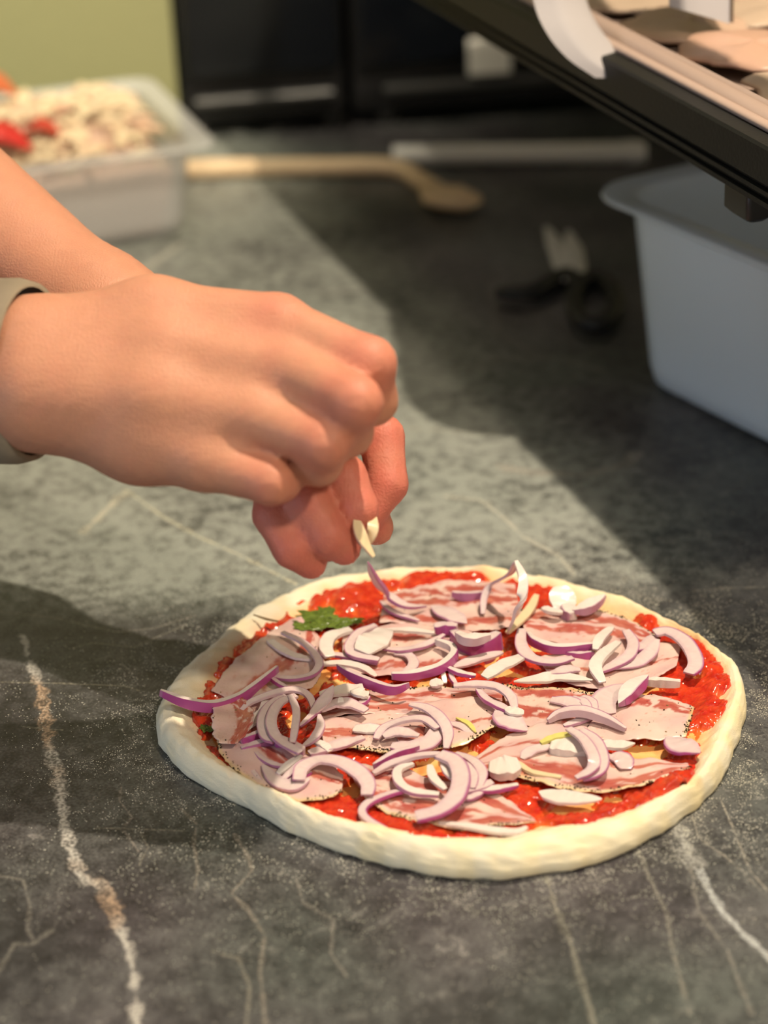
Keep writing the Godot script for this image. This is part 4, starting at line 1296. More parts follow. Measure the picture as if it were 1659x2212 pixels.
	onion("white onion ribbon rising in a peak above the far crust", 6.2, 4, -1, 0.2, 0.45, "W", [52, 40, 16], [[37.9, -88.2], [41, -79.8], [39.1, -69.8], [35.1, -71.3], [31, -72.5]])
	onion("lilac half of the peaked onion, curving to the open loop", 5, 3, 1, 0.5, 0.3, "L", [50, 26, 14], [[37.6, -91], [34.8, -101], [25.6, -112.5], [21.1, -108.7], [19.6, -99.3]])
	onion("cream strip fanned out behind the peaked white ribbon", 6, 3, 1, 0.1, 0.3, "K", [15, 17, 18], [[31.6, -75.2], [44.4, -94.8], [50.9, -111.9]])
	onion("pointed almond-shaped slice with a thin purple outline", 12, 2.2, 1, 0.4, 0.95, "L", [15, 16, 16], [[-8.7, -109.8], [0.7, -98.4], [9.9, -85.9]])
	onion("faded pink-purple strip left of the peaked onion loop", 3.6, 5, 1, 0.6, 0.3, "L", [15, 15, 15], [[3.4, -121.9], [12.2, -119.9], [22.2, -120.7]])
	onion("rounded white petal standing up behind the onion bud", 15, 2.6, 1, 0.05, 0.35, "W", [16, 20, 24], [[66, -94.6], [64.6, -101.4], [63.3, -109.4]])
	onion("pointed petal of the onion bud reaching toward the far crust", 8, 5, 1, 0.55, 0.7, "W", [18, 20, 22], [[68.5, -88.6], [77.5, -91.6], [87.9, -97.7]])
	onion("stubby petal of the onion bud on its other side", 6, 4, 1, 0.4, 0.3, "W", [18, 19, 19], [[63.5, -90.1], [57.4, -91], [52.6, -94.6]])
	onion("small purple-shaded bud where the three petals meet", 8.5, 8, 1, 0.6, 0.4, "W", [15, 16, 16], [[66, -100.8], [66.9, -93.5], [67.6, -87]])
	onion("big U-shaped onion slice facing the peaked ribbon", 8, 3, 1, 0.45, 0.2, "L", [18, 18, 17], [[39.4, -73.3], [37.8, -56], [41.8, -42.6], [52.2, -37.6], [64.4, -41.4]])
	onion("long purple-lined strip inside the U-shaped slice", 4.2, 5, 1, 0.8, 0.3, "W", [15, 17, 17], [[42.6, -72.2], [46.3, -61.3], [57.2, -52], [77, -52.8]])
	onion("dark pink sliver of skin below the purple-lined strip", 3, 5.5, 1, 1, 0.5, "L", [13, 14, 14], [[59, -52.8], [67.5, -47.8], [76.6, -48.5]])
	onion("upper pale strand crossing the ends of the purple-lined strip", 6.4, 3, -1, 0.2, 0.3, "W", [18, 20, 19], [[88.5, -71], [80.7, -56.8], [76.7, -45.8]])
	onion("white S-shaped strip crossing over the pink fat slice", 8, 4, 1, 0.15, 0.3, "W", [20, 21, 17], [[89.7, -50.9], [79.8, -37.6], [74.7, -27], [77.2, -14.1]])
	onion("half-ring with purple rim behind the white S-shaped strip", 7.4, 3, -1, 0.65, 0.15, "L", [18, 18, 16], [[95.7, -67.2], [98, -53.7], [94.5, -40.5], [86.7, -33.5], [77.8, -28.2]])
	onion("small pink-tinted patch of onion left of the C-shaped slice", 8, 3, 1, 0.7, 0.3, "L", [15, 16, 15], [[98.2, -50.9], [104.6, -53.6], [110.6, -65.1]])
	onion("thin greyish slice tucked beneath the C-shaped slice", 10, 2, 1, 0.3, 0.5, "L", [15, 16, 18], [[85.1, -32.2], [96.9, -35.9], [105.2, -43.4], [111.3, -55.6]])
	onion("C-shaped onion slice with the most vivid purple rim, nearest the crust", 9.6, 3, -1, 1, 0.05, "L", [18, 18, 16], [[110.7, -62.8], [117.9, -64.2], [125.1, -54.4], [128.4, -39.7], [127.8, -28.3], [123.3, -21.4]])
	onion("wet white strip poking out over the bare sauce", 4.4, 4.5, 1, 0.05, 0.15, "W", [16, 16, 15], [[100.6, -14.7], [108.2, -14.1], [117.8, -13]])
	onion("leaf-shaped slice with a purple keel at the wet white strip", 9, 6, -1, 0.8, 0.85, "W", [20, 19, 17], [[100.5, -10.8], [90.9, -2.9], [82.5, 11.5]])
	onion("clear fan-shaped slice beneath the keeled leaf slice", 14, 2, 1, 0.3, 0.5, "L", [14, 15, 15], [[93.8, -14.9], [82.3, -9.1], [75.9, 2.1], [79, 13.4]])
	onion("largest of the three nested arcs on the streaky pancetta", 10, 2.2, -1, 0.5, 0.2, "L", [15, 16, 15], [[49.1, -2.9], [57.9, 0.4], [63.4, 7.7], [63.7, 14.8]])
	onion("middle of the three nested arcs on the streaky pancetta", 5.5, 2.2, -1, 0.55, 0.2, "L", [15, 16, 15], [[60.4, -4.7], [66.3, 3], [67.4, 13.3]])
	onion("smallest of the three nested arcs on the streaky pancetta", 5, 2.2, -1, 0.65, 0.2, "L", [15, 16, 15], [[65.7, -5.2], [70.2, 2.4], [70.7, 10.9]])
	onion("long low purple bow spanning the peppered fat slice", 5, 4.5, -1, 1, 0.5, "L", [15, 20, 16], [[45.3, 19.6], [52.2, 15.7], [63.3, 18.1], [75, 23.4], [83.8, 32.4]])
	onion("pale scrap lying under the long purple bow", 5.5, 3, 1, 0.3, 0.4, "L", [14, 15, 15], [[53.5, 21.8], [61.9, 18.7], [69.3, 14.9]])
	onion("spindle-shaped white slice on the bare sauce in the middle", 9.5, 3, 1, 0.05, 0.95, "W", [15, 16, 16], [[31.3, -22.4], [43.6, -23.5], [55.9, -24.3], [72.4, -18.6]])
	onion("folded flap above the spindle-shaped white slice", 8, 2.6, 1, 0.2, 0.5, "L", [16, 17, 16], [[50.3, -27.7], [60.8, -29.9], [67.2, -30.1]])
	onion("eye-shaped loop of onion with a narrow slit", 6.4, 3, -1, 0.25, 0.2, "L", [18, 20, 19], [[-0.6, -16.2], [11.5, -15.4], [22.1, -9.9], [28.2, -0.9], [29.5, 10.4]])
	onion("purple-backed lower lip of the eye-shaped loop", 4.6, 4, 1, 0.75, 0.2, "L", [17, 18, 17], [[11.8, -13], [16, -1.3], [24, 7.7], [27.9, 12.4]])
	onion("fat almond slice hanging below the eye-shaped loop", 14, 3, 1, 0.6, 0.75, "L", [16, 17, 14], [[19.6, 7.8], [26, 18.6], [34.9, 25.2]])
	onion("broken white shard at the end of the eye-shaped loop", 8, 2.5, 1, 0.1, 0.4, "W", [19, 19, 18], [[25.2, 10], [28.8, 13.1], [34, 13.7]])
	onion("short purple-backed strip right of the J-shaped strip", 4, 4, 1, 0.9, 0.3, "W", [17, 17, 16], [[-4.5, -38.5], [3.8, -31], [11.7, -28.6]])
	onion("wide bright white strip slanting to the U-shaped slice", 9.5, 3, -1, 0.1, 0.2, "W", [17, 19, 17], [[15.9, -25.1], [24.8, -32.5], [40.2, -47.5]])
	onion("dull lilac strip behind the wide bright white strip", 7.5, 3, -1, 0.3, 0.4, "L", [15, 16, 15], [[0.5, -40.6], [13.3, -46.6], [27.4, -54.1]])
	onion("thin upright splinter under the short purple-backed strip", 3, 3, 1, 0.3, 0.2, "W", [16, 14, 12], [[-5.6, -35.4], [-5.1, -32], [-4.5, -28.6]])
	onion("purple splinter beside the thin upright splinter", 3, 3.5, 1, 0.9, 0.2, "L", [15, 14, 12], [[-1.7, -34.9], [-0.5, -29.7], [1.7, -26.1]])
	onion("small white lump on the pepper edge in the middle", 8, 4, 1, 0.15, 0.5, "W", [15, 16, 15], [[-12.6, -21.3], [-9.1, -23.2], [-5.7, -23.6]])
	onion("tall crescent forming the outer side of the central loop", 7.4, 3, -1, 0.5, 0.4, "L", [19, 20, 17], [[-24.1, 2.2], [-15.4, 7.4], [-8.8, 18.8], [-5.6, 30], [-7.1, 43.1]])
	onion("left-hand arc forming the top of the central loop", 6, 3, -1, 0.5, 0.2, "L", [16, 19, 19], [[-42.1, 29.6], [-37.7, 21.3], [-28.1, 17.3], [-17.5, 16.9], [-10.8, 26.8]])
	onion("glistening see-through slice filling the bottom of the central loop", 11, 3, 1, 0.35, 0.3, "L", [15, 16, 17], [[-34.5, 35.1], [-24.1, 37.9], [-14.7, 34.5], [-9.9, 21.9]])
	onion("pale slanting piece inside the central loop", 8.5, 2.4, -1, 0.25, 0.4, "L", [17, 18, 17], [[-38.3, 29.3], [-30.7, 26.2], [-20.3, 29.9]])
	onion("blunt pale strip leading into the central loop", 8.5, 2.4, -1, 0.4, 0.1, "W", [14, 15, 15], [[-53.3, 15.2], [-44.8, 17.5], [-37.3, 19.9]])
	onion("low lilac arc right of the central loop", 5, 2.6, -1, 0.5, 0.4, "L", [15, 15, 14], [[-5.5, 15.4], [1.9, 19.6], [7.1, 27.3]])
	onion("small yellow-tipped sprout right of the central loop", 3, 3, 1, 0, 0.6, "Y", [16, 16, 15], [[-0.8, 12.9], [5.2, 18.8], [8.6, 26.4]])
	onion("smooth pale strip running from the tangled heap to the central loop", 8, 3, 1, 0.2, 0.3, "L", [15, 15, 14], [[-75.7, 38.7], [-63.6, 32.8], [-48.2, 24.5]])
	onion("short white tab beside the smooth pale strip", 5, 3, 1, 0.2, 0.1, "W", [16, 16, 15], [[-72.9, 29.2], [-68.2, 33.1], [-65, 37.9]])
	onion("thin back arc of the big purple-rimmed ring", 5, 3.4, -1, 0.35, 0.2, "L", [15, 19, 21], [[-44, 59.9], [-34.9, 55.6], [-22.1, 52.6], [-10.7, 53.9]])
	onion("big purple-rimmed ring slice, broad and blunt toward the near crust", 10, 4, -1, 1, 0, "L", [22, 22, 17], [[-11.2, 55.8], [-3.4, 63.2], [-1.4, 77.4], [-4.8, 92.6], [-13.2, 100.7], [-24.3, 102.4]])
	onion("faded purple skin strip behind the big ring", 3.6, 6.5, 1, 0.8, 0.5, "L", [14, 16, 15], [[-43.9, 54.2], [-32.4, 46.4], [-20.5, 40.6]])
	onion("white C-shaped strip inside the big ring", 5.4, 4, 1, 0.6, 0.15, "W", [17, 17, 16], [[-24.2, 55.4], [-31.6, 60.7], [-31.4, 71.5], [-24.9, 79.4], [-12.5, 82.8]])
	onion("upright white strand inside the big ring", 5, 3, 1, 0.1, 0.3, "W", [18, 18, 17], [[-16, 59.3], [-14.6, 70.2], [-9.2, 79.7]])
	onion("second white strand inside the big ring, nearer its rim", 4.6, 3, 1, 0.3, 0.3, "W", [19, 19, 18], [[-9.7, 55.9], [-8.1, 65.7], [-4.4, 73.5]])
	onion("outer lilac arc just beyond the big ring", 6, 3, -1, 0.6, 0.3, "L", [17, 19, 16], [[-2.7, 47.8], [5.1, 56.5], [9.5, 67.2], [7.9, 77.1]])
	onion("inner lilac arc just beyond the big ring", 5, 3, -1, 0.45, 0.3, "L", [18, 19, 17], [[-4, 54.4], [2.1, 61.8], [5.2, 70.7], [4.2, 80]])
	onion("flat pale tab lying below the two outer arcs", 6.4, 3, 1, 0.3, 0.2, "L", [16, 16, 16], [[-4.2, 81], [6.1, 77.8], [14, 73.5]])
	onion("small forked lilac bit under the flat pale tab", 4.4, 3, 1, 0.6, 0.3, "L", [15, 15, 15], [[0.2, 86.3], [5.8, 82.7], [10.2, 76.6]])
	onion("white strip with purple underside pointing at the bare sauce", 5, 4, 1, 0.85, 0.4, "W", [15, 15, 14], [[6.9, 79.6], [16.4, 77.9], [26.5, 74.3]])
	onion("hooked strip with purple back dipping into the near sauce", 4.4, 4, -1, 0.95, 0.2, "L", [15, 14, 13], [[-26.2, 75.3], [-36.6, 78], [-46.6, 84.2], [-49.8, 91.7], [-45.9, 99.3], [-37.7, 107.1]])
	onion("long wet white strip along the near edge of the sauce", 5, 3.4, 1, 0.1, 0.4, "W", [13, 13, 13], [[-13.4, 102.7], [0, 105.7], [12.9, 110.5], [23.3, 112.1], [27.9, 109]])
	onion("leaf-shaped white slice alone on the near sauce", 12, 3, 1, 0.1, 0.95, "W", [14, 15, 14], [[35.9, 81.2], [46.7, 87.5], [65.4, 89.9]])
	onion("inner of the paired tall arcs at the white block", 7, 3, -1, 0.5, 0.2, "L", [21, 22, 17], [[54.6, 35.5], [61.3, 47.3], [64.4, 65.3], [61.9, 72], [54.4, 75]])
	onion("outer of the paired tall arcs at the white block", 6, 3, -1, 0.7, 0.2, "L", [20, 20, 16], [[61.1, 35.3], [67.8, 47.1], [69.2, 63.4], [66, 71.7], [57.6, 74.5]])
	onion("opaque white block of onion heart behind the paired arcs", 14, 5, 1, 0, 0.05, "W", [14, 15, 15], [[45.3, 40.1], [54.4, 42.8], [63.8, 45.7]])
	onion("yellow-green core strip behind the white block", 4.4, 3.4, 1, 0, 0.2, "Y", [16, 17, 18], [[40.2, 40.2], [48, 36.4], [57.8, 36.2]])
	onion("see-through membrane piece left of the white block", 8, 2, -1, 0.15, 0.5, "L", [14, 15, 15], [[30.1, 50.8], [35.7, 44.3], [45.7, 41.7]])
	onion("grey-white triangular wedge with a blunt far tip", 16, 4.4, 1, 0.05, 0.35, "W", [13, 14, 14], [[13.1, 58], [20.9, 58.5], [28.3, 56.6]])
	onion("cream curved sliver beside the triangular wedge", 3.6, 3, 1, 0, 0.2, "K", [14, 14, 14], [[27.6, 54], [34.2, 63], [47.8, 69]])
	onion("white point sticking out right of the paired arcs", 8, 3.4, 1, 0.05, 0.9, "W", [15, 15, 15], [[68.5, 40.1], [77, 43.4], [87.1, 43.3]])
	onion("purple-outlined eye-shaped slice alone by the right crust", 15, 3.2, 1, 0.9, 0.85, "L", [14, 15, 16], [[103.7, 37], [109.8, 46.9], [117.6, 56]])
	onion("small translucent chip on the lower streaky pancetta", 11, 2, -1, 0.6, 0.3, "L", [14, 15, 14], [[74.8, 50.2], [79.6, 56.4], [80.1, 64.1]])
	onion("cream onion sliver pinched between the fingertips, about to drop", 6.5, 2.5, 1, 0.2, 0.5, "K", [137.8, 131.1, 121.9], [[-46.8, 23.2], [-44.1, 30.9], [-38.7, 35.4]])
	onion("second cream onion sliver held behind the first in the fingertips", 6, 2.5, 1, 0.2, 0.5, "K", [136.8, 133.1, 125.6], [[-39.6, 12.6], [-38.6, 25.5], [-41.2, 29.2]])
	var herb0 := thing("herb", "torn bright green herb leaves on the sauce by the far crust", "herb", MID + Vector3(-0.0724, 0.0110, -0.1077))
	part("leaf", leaf(13, 0.3, 688), M.herb, herb0, Vector3(0.0000, 0.0016, 0.0000))
	part("leaf", leaf(8, 1.5, 706), M.herb, herb0, Vector3(0.0047, 0.0016, -0.0050))
	part("leaf", leaf(10, 2.9, 738), M.herb, herb0, Vector3(0.0130, 0.0016, 0.0076))
	part("leaf", leaf(9, 0.4, 664), M.herb, herb0, Vector3(-0.0061, 0.0016, 0.0102))
	part("leaf", leaf(10, 2.8, 700), M.herb, herb0, Vector3(0.0032, 0.0016, 0.0089))
	part("leaf", leaf(7, 0.2, 758), M.herb, herb0, Vector3(0.0182, 0.0016, 0.0059))
	var herb1 := thing("herb", "small dark green leaf bit in the sauce beside the crust", "herb", MID + Vector3(-0.1289, 0.0110, 0.0050))
	part("leaf", leaf(5, 0.4, 448), M.herb, herb1, Vector3(0.0000, 0.0006, 0.0000))

# ---------- the cook ----------
func cook() -> void:
	var t := thing("person", "person with bare forearms and a brownish wristband, dropping onion onto the pizza", "person")
	var v := PackedVector3Array()
	var idx := PackedInt32Array()
	var spots := []
	# near hand: back towards the viewer, fingers folded under
	field(Vector3(-0.1958, 1.0379, -0.0268), Vector3(0.0272, 1.1599, 0.1242), 0.0030)
	bone(Vector3(-0.1641, 1.1206, 0.0224), Vector3(-0.1069, 1.1293, 0.0181), 0.0215, 0.0185, 0.0140)
	bone(Vector3(-0.1069, 1.1293, 0.0181), Vector3(-0.0464, 1.1299, 0.0345), 0.0185, 0.0150, 0.0140)
	bone(Vector3(-0.1619, 1.1152, 0.0361), Vector3(-0.1017, 1.1197, 0.0395), 0.0200, 0.0175, 0.0120)
	bone(Vector3(-0.1017, 1.1197, 0.0395), Vector3(-0.0419, 1.1161, 0.0579), 0.0175, 0.0145, 0.0120)
	bone(Vector3(-0.1616, 1.1073, 0.0456), Vector3(-0.1060, 1.1050, 0.0578), 0.0200, 0.0165, 0.0120)
	bone(Vector3(-0.1060, 1.1050, 0.0578), Vector3(-0.0581, 1.0993, 0.0717), 0.0165, 0.0142, 0.0120)
	bone(Vector3(-0.1645, 1.0979, 0.0390), Vector3(-0.1144, 1.0837, 0.0571), 0.0210, 0.0185, 0.0140)
	bone(Vector3(-0.1144, 1.0837, 0.0571), Vector3(-0.0830, 1.0805, 0.0753), 0.0185, 0.0150, 0.0140)
	bone(Vector3(-0.1557, 1.1013, 0.0262), Vector3(-0.1095, 1.0935, 0.0245), 0.0200, 0.0210, 0.0140)
	bone(Vector3(-0.1095, 1.0935, 0.0245), Vector3(-0.0780, 1.0882, 0.0326), 0.0210, 0.0150, 0.0140)
	bone(Vector3(-0.0464, 1.1299, 0.0345), Vector3(-0.0037, 1.1212, 0.0655), 0.0140, 0.0118, 0.0050)
	bone(Vector3(-0.0037, 1.1212, 0.0655), Vector3(-0.0028, 1.0990, 0.0585), 0.0118, 0.0108, 0.0050)
	bone(Vector3(-0.0028, 1.0990, 0.0585), Vector3(-0.0158, 1.0807, 0.0363), 0.0108, 0.0092, 0.0050)
	bone(Vector3(-0.0419, 1.1161, 0.0579), Vector3(-0.0107, 1.1135, 0.0926), 0.0140, 0.0117, 0.0050)
	bone(Vector3(-0.0107, 1.1135, 0.0926), Vector3(-0.0150, 1.0909, 0.0758), 0.0117, 0.0108, 0.0050)
	bone(Vector3(-0.0150, 1.0909, 0.0758), Vector3(-0.0295, 1.0743, 0.0450), 0.0108, 0.0092, 0.0050)
	bone(Vector3(-0.0581, 1.0993, 0.0717), Vector3(-0.0259, 1.0943, 0.0942), 0.0136, 0.0110, 0.0050)
	bone(Vector3(-0.0259, 1.0943, 0.0942), Vector3(-0.0293, 1.0797, 0.0835), 0.0110, 0.0102, 0.0050)
	bone(Vector3(-0.0293, 1.0797, 0.0835), Vector3(-0.0449, 1.0720, 0.0572), 0.0102, 0.0090, 0.0050)
	bone(Vector3(-0.0830, 1.0805, 0.0753), Vector3(-0.0517, 1.0751, 0.0924), 0.0142, 0.0100, 0.0050)
	bone(Vector3(-0.0517, 1.0751, 0.0924), Vector3(-0.0479, 1.0710, 0.0833), 0.0100, 0.0092, 0.0050)
	bone(Vector3(-0.0479, 1.0710, 0.0833), Vector3(-0.0626, 1.0679, 0.0648), 0.0092, 0.0083, 0.0050)
	bone(Vector3(-0.1105, 1.0897, 0.0152), Vector3(-0.0685, 1.0779, 0.0098), 0.0150, 0.0125, 0.0080)
	bone(Vector3(-0.0685, 1.0779, 0.0098), Vector3(-0.0370, 1.0686, 0.0032), 0.0125, 0.0095, 0.0080)
	bone(Vector3(-0.1641, 1.1206, 0.0224), Vector3(-0.2231, 1.1116, -0.0036), 0.0215, 0.0260, 0.0120)
	bone(Vector3(-0.1645, 1.0979, 0.0390), Vector3(-0.2234, 1.0912, 0.0114), 0.0210, 0.0260, 0.0120)
	net(v, idx)
	field(Vector3(-0.4610, 1.0178, -0.1381), Vector3(-0.1058, 1.1692, 0.0879), 0.0060)
	bone(Vector3(-0.1641, 1.1206, 0.0224), Vector3(-0.2231, 1.1116, -0.0036), 0.0213, 0.0258, 0.0120)
	bone(Vector3(-0.1645, 1.0979, 0.0390), Vector3(-0.2234, 1.0912, 0.0114), 0.0208, 0.0258, 0.0120)
	bone(Vector3(-0.2231, 1.1116, -0.0036), Vector3(-0.4010, 1.0778, -0.0781), 0.0258, 0.0440, 0.0200)
	bone(Vector3(-0.2234, 1.0912, 0.0114), Vector3(-0.4010, 1.0778, -0.0781), 0.0258, 0.0440, 0.0200)
	net(v, idx)
	# far hand, reaching past it: fingertips together on a pinch of onion
	field(Vector3(-0.1268, 0.9817, -0.0956), Vector3(0.0321, 1.1026, 0.0915), 0.0030)
	bone(Vector3(-0.0968, 1.0726, -0.0656), Vector3(-0.0286, 1.0554, -0.0293), 0.0200, 0.0145, 0.0120)
	bone(Vector3(-0.0968, 1.0606, -0.0596), Vector3(-0.0352, 1.0520, -0.0054), 0.0200, 0.0140, 0.0120)
	bone(Vector3(-0.0968, 1.0534, -0.0560), Vector3(-0.0431, 1.0428, 0.0047), 0.0200, 0.0135, 0.0120)
	bone(Vector3(-0.0968, 1.0486, -0.0536), Vector3(-0.0526, 1.0316, 0.0046), 0.0200, 0.0125, 0.0120)
	bone(Vector3(-0.0286, 1.0554, -0.0293), Vector3(0.0004, 1.0551, 0.0020), 0.0130, 0.0114, 0.0025)
	bone(Vector3(0.0004, 1.0551, 0.0020), Vector3(0.0021, 1.0367, 0.0188), 0.0114, 0.0104, 0.0025)
	bone(Vector3(0.0021, 1.0367, 0.0188), Vector3(-0.0068, 1.0251, 0.0267), 0.0104, 0.0082, 0.0025)
	bone(Vector3(-0.0352, 1.0520, -0.0054), Vector3(-0.0186, 1.0502, 0.0378), 0.0126, 0.0112, 0.0025)
	bone(Vector3(-0.0186, 1.0502, 0.0378), Vector3(-0.0129, 1.0379, 0.0482), 0.0112, 0.0102, 0.0025)
	bone(Vector3(-0.0129, 1.0379, 0.0482), Vector3(-0.0125, 1.0250, 0.0456), 0.0102, 0.0082, 0.0025)
	bone(Vector3(-0.0431, 1.0428, 0.0047), Vector3(-0.0368, 1.0447, 0.0516), 0.0122, 0.0108, 0.0025)
	bone(Vector3(-0.0368, 1.0447, 0.0516), Vector3(-0.0276, 1.0303, 0.0608), 0.0108, 0.0098, 0.0025)
	bone(Vector3(-0.0276, 1.0303, 0.0608), Vector3(-0.0200, 1.0208, 0.0566), 0.0098, 0.0082, 0.0025)
	bone(Vector3(-0.0539, 1.0338, 0.0035), Vector3(-0.0538, 1.0380, 0.0504), 0.0114, 0.0100, 0.0025)
	bone(Vector3(-0.0538, 1.0380, 0.0504), Vector3(-0.0454, 1.0245, 0.0615), 0.0100, 0.0092, 0.0025)
	bone(Vector3(-0.0454, 1.0245, 0.0615), Vector3(-0.0366, 1.0140, 0.0577), 0.0092, 0.0078, 0.0025)
	bone(Vector3(-0.0735, 1.0441, -0.0571), Vector3(-0.0329, 1.0204, -0.0400), 0.0180, 0.0135, 0.0080)
	bone(Vector3(-0.0329, 1.0204, -0.0400), Vector3(-0.0104, 1.0148, -0.0072), 0.0135, 0.0115, 0.0080)
	bone(Vector3(-0.0104, 1.0148, -0.0072), Vector3(-0.0044, 1.0117, 0.0165), 0.0115, 0.0092, 0.0080)
	bone(Vector3(-0.0968, 1.0726, -0.0656), Vector3(-0.1444, 1.0912, -0.1037), 0.0200, 0.0270, 0.0120)
	bone(Vector3(-0.0968, 1.0486, -0.0536), Vector3(-0.1444, 1.0792, -0.0977), 0.0200, 0.0270, 0.0120)
	net(v, idx)
	field(Vector3(-0.3471, 1.0006, -0.2841), Vector3(-0.0368, 1.2188, 0.0004), 0.0060)
	bone(Vector3(-0.0968, 1.0726, -0.0656), Vector3(-0.1444, 1.0912, -0.1037), 0.0198, 0.0268, 0.0120)
	bone(Vector3(-0.0968, 1.0486, -0.0536), Vector3(-0.1444, 1.0792, -0.0977), 0.0198, 0.0268, 0.0120)
	bone(Vector3(-0.1444, 1.0852, -0.1007), Vector3(-0.2871, 1.1588, -0.2241), 0.0295, 0.0460, 0.0200)
	net(v, idx)
	spots.append([Vector3(-0.0464, 1.1299, 0.0345), 0.030, 0.55])
	spots.append([Vector3(-0.0419, 1.1161, 0.0579), 0.025, 0.35])
	spots.append([Vector3(-0.0037, 1.1212, 0.0655), 0.030, 0.60])
	spots.append([Vector3(-0.0107, 1.1135, 0.0926), 0.030, 0.60])
	spots.append([Vector3(-0.0259, 1.0943, 0.0942), 0.025, 0.60])
	spots.append([Vector3(-0.0517, 1.0751, 0.0924), 0.025, 0.50])
	spots.append([Vector3(0.0004, 1.0551, 0.0020), 0.035, 0.9])
	spots.append([Vector3(0.0021, 1.0367, 0.0188), 0.035, 0.9])
	spots.append([Vector3(-0.0068, 1.0251, 0.0267), 0.035, 0.9])
	spots.append([Vector3(-0.0186, 1.0502, 0.0378), 0.035, 0.9])
	spots.append([Vector3(-0.0129, 1.0379, 0.0482), 0.035, 0.9])
	spots.append([Vector3(-0.0125, 1.0250, 0.0456), 0.035, 0.9])
	spots.append([Vector3(-0.0368, 1.0447, 0.0516), 0.035, 0.9])
	spots.append([Vector3(-0.0276, 1.0303, 0.0608), 0.035, 0.9])
	spots.append([Vector3(-0.0200, 1.0208, 0.0566), 0.035, 0.9])
	spots.append([Vector3(-0.0538, 1.0380, 0.0504), 0.035, 0.9])
	spots.append([Vector3(-0.0454, 1.0245, 0.0615), 0.035, 0.9])
	spots.append([Vector3(-0.0366, 1.0140, 0.0577), 0.035, 0.9])
	# trunk, upper arms, neck and head, standing at the end of the worktop
	var chest := Vector3(-0.74, 1.27, -0.10)
	field(Vector3(-1.0, 0.0, -0.55), Vector3(-0.20, 1.80, 0.34), 0.014)
	body_bones(0.0, true, true, true)
	net(v, idx)
	field(Vector3(-0.80, 1.48, -0.22), Vector3(-0.52, 1.82, 0.02), 0.005)
	head_bones()
	net(v, idx)
	part("body", skin_mesh(v, idx, Color(0.50, 0.235, 0.148), Color(0.52, 0.125, 0.098), spots), M.skin, t)
	v = PackedVector3Array()
	idx = PackedInt32Array()
	field(Vector3(-1.0, 0.85, -0.55), Vector3(-0.24, 1.56, 0.36), 0.013)
	body_bones(0.012, true, false, false)
	net(v, idx)
	part("shirt", mesh_of(v, idx), M.cloth, t)
	v = PackedVector3Array()
	idx = PackedInt32Array()
	field(Vector3(-0.98, 0.04, -0.32), Vector3(-0.50, 1.02, 0.14), 0.014)
	body_bones(0.012, false, true, false)
	net(v, idx)
	part("trousers", mesh_of(v, idx), M.trousers, t)
	for s in [-0.19, -0.01]:
		part("shoe", tube(PackedVector3Array([Vector3(-0.80, 0.045, s), Vector3(-0.72, 0.05, s), Vector3(-0.58, 0.035, s)]), [0.035, 0.046, 0.04, 0.025], 14, 16, 0.9), M.rubber, t)
	v = PackedVector3Array()
	idx = PackedInt32Array()
	field(Vector3(-0.82, 1.52, -0.24), Vector3(-0.50, 1.84, 0.04), 0.006)
	bone(Vector3(-0.665, 1.69, -0.10), Vector3(-0.70, 1.665, -0.10), 0.098, 0.092, 0.01)
	bone(Vector3(-0.70, 1.67, -0.10), Vector3(-0.73, 1.60, -0.10), 0.082, 0.062, 0.01)
	net(v, idx)
	part("hair", mesh_of(v, idx), M.hair, t)
	for s in [-0.135, -0.065]:
		part("eye", ball(0.0125), M.eye, t, Vector3(-0.580, 1.652, s))
	# a woven band round the near wrist
	var wa: Vector3 = Vector3(-0.1658, 1.1092, 0.0279)
	var wb: Vector3 = Vector3(-0.1940, 1.1054, 0.0152)
	var ax := (wb - wa).normalized()
	var l := ax.cross(Vector3(0.0, 0.9, -0.44)).normalized()
	var up := l.cross(ax)
	var rs := []
	for q in [[0.0, 0.0], [0.0, 0.0025], [0.25, 0.0045], [0.75, 0.0045], [1.0, 0.0025], [1.0, 0.0]]:
		var ring := PackedVector3Array()
		for s in 40:
			var a := TAU * s / 40
			ring.append(wa.lerp(wb, q[0]) + l * cos(a) * (0.0300 + q[1]) + up * sin(a) * (0.0405 + q[1]))
		rs.append(ring)
	part("wristband", rings(rs, [], false), M.band, t)

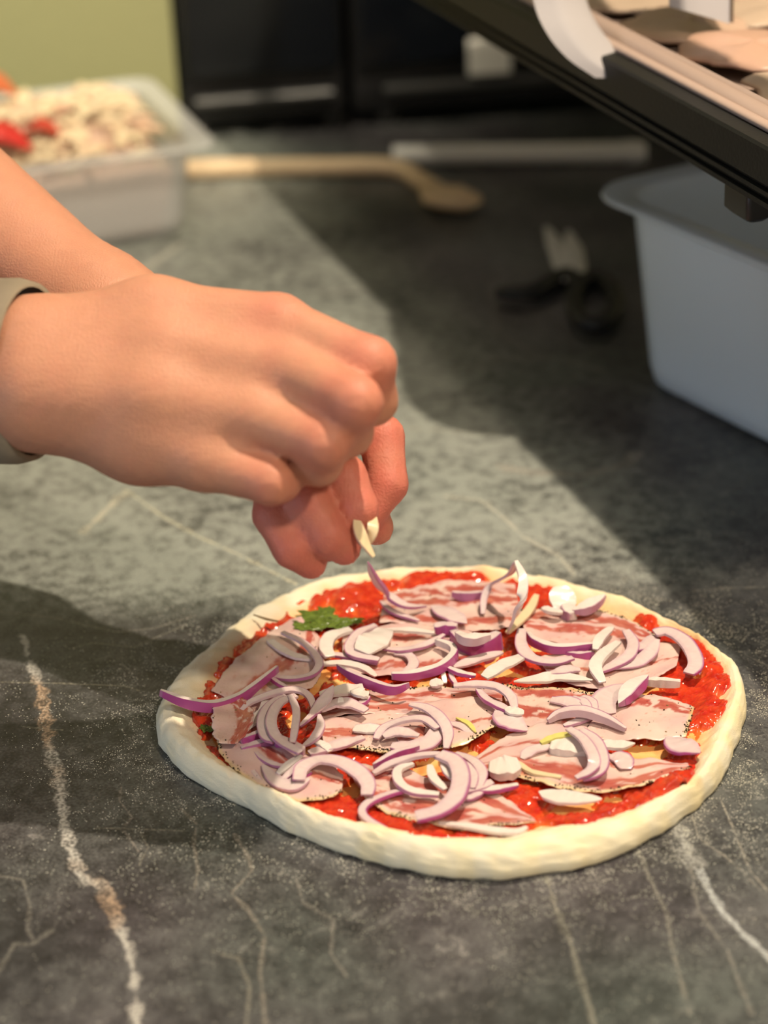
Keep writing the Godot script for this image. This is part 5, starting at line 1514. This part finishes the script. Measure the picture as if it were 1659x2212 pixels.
func body_bones(g: float, upper: bool, lower: bool, bare: bool) -> void:
	if upper:
		for s in [-1.0, 1.0]:
			bone(Vector3(-0.755, 0.98, -0.10 + 0.06 * s), Vector3(-0.745, 1.28, -0.10 + 0.075 * s), 0.115 + g, 0.118 + g, 0.05)
			bone(Vector3(-0.745, 1.28, -0.10 + 0.075 * s), Vector3(-0.735, 1.40, -0.10 + 0.13 * s), 0.115 + g, 0.062 + g, 0.05)
			var sh := Vector3(-0.72, 1.39, -0.10 + 0.18 * s)
			var el: Vector3 = Vector3(-0.4010, 1.0778, -0.0781) if s > 0 else Vector3(-0.2871, 1.1588, -0.2241)
			bone(sh, sh.lerp(el, 1.0 if bare else 0.72), 0.056 + g, (0.043 if bare else 0.046) + g, 0.03)
		bone(Vector3(-0.735, 1.40, -0.10), Vector3(-0.72, 1.47, -0.10), 0.075 + g, 0.058 + g, 0.03)
	if lower:
		for s in [-1.0, 1.0]:
			bone(Vector3(-0.76, 0.94, -0.10 + 0.085 * s), Vector3(-0.74, 0.50, -0.10 + 0.09 * s), 0.095 + g, 0.062 + g, 0.03)
			bone(Vector3(-0.74, 0.50, -0.10 + 0.09 * s), Vector3(-0.765, 0.09, -0.10 + 0.09 * s), 0.058 + g, 0.042 + g, 0.03)
	if bare:
		bone(Vector3(-0.72, 1.44, -0.10), Vector3(-0.69, 1.58, -0.10), 0.056, 0.055, 0.03)

func head_bones() -> void:
	bone(Vector3(-0.70, 1.46, -0.10), Vector3(-0.69, 1.58, -0.10), 0.055, 0.055, 0.02)
	bone(Vector3(-0.665, 1.675, -0.10), Vector3(-0.695, 1.66, -0.10), 0.092, 0.09, 0.02)
	bone(Vector3(-0.635, 1.64, -0.10), Vector3(-0.615, 1.565, -0.10), 0.07, 0.034, 0.03)
	bone(Vector3(-0.572, 1.655, -0.10), Vector3(-0.548, 1.612, -0.10), 0.009, 0.015, 0.012)
	bone(Vector3(-0.577, 1.678, -0.14), Vector3(-0.577, 1.678, -0.06), 0.011, 0.011, 0.012)
	bone(Vector3(-0.570, 1.583, -0.118), Vector3(-0.570, 1.583, -0.082), 0.010, 0.010, 0.006)
	bone(Vector3(-0.571, 1.572, -0.115), Vector3(-0.571, 1.572, -0.085), 0.010, 0.010, 0.004)
	for s in [-1.0, 1.0]:
		bone(Vector3(-0.675, 1.665, -0.10 + 0.09 * s), Vector3(-0.67, 1.62, -0.10 + 0.085 * s), 0.018, 0.011, 0.006)
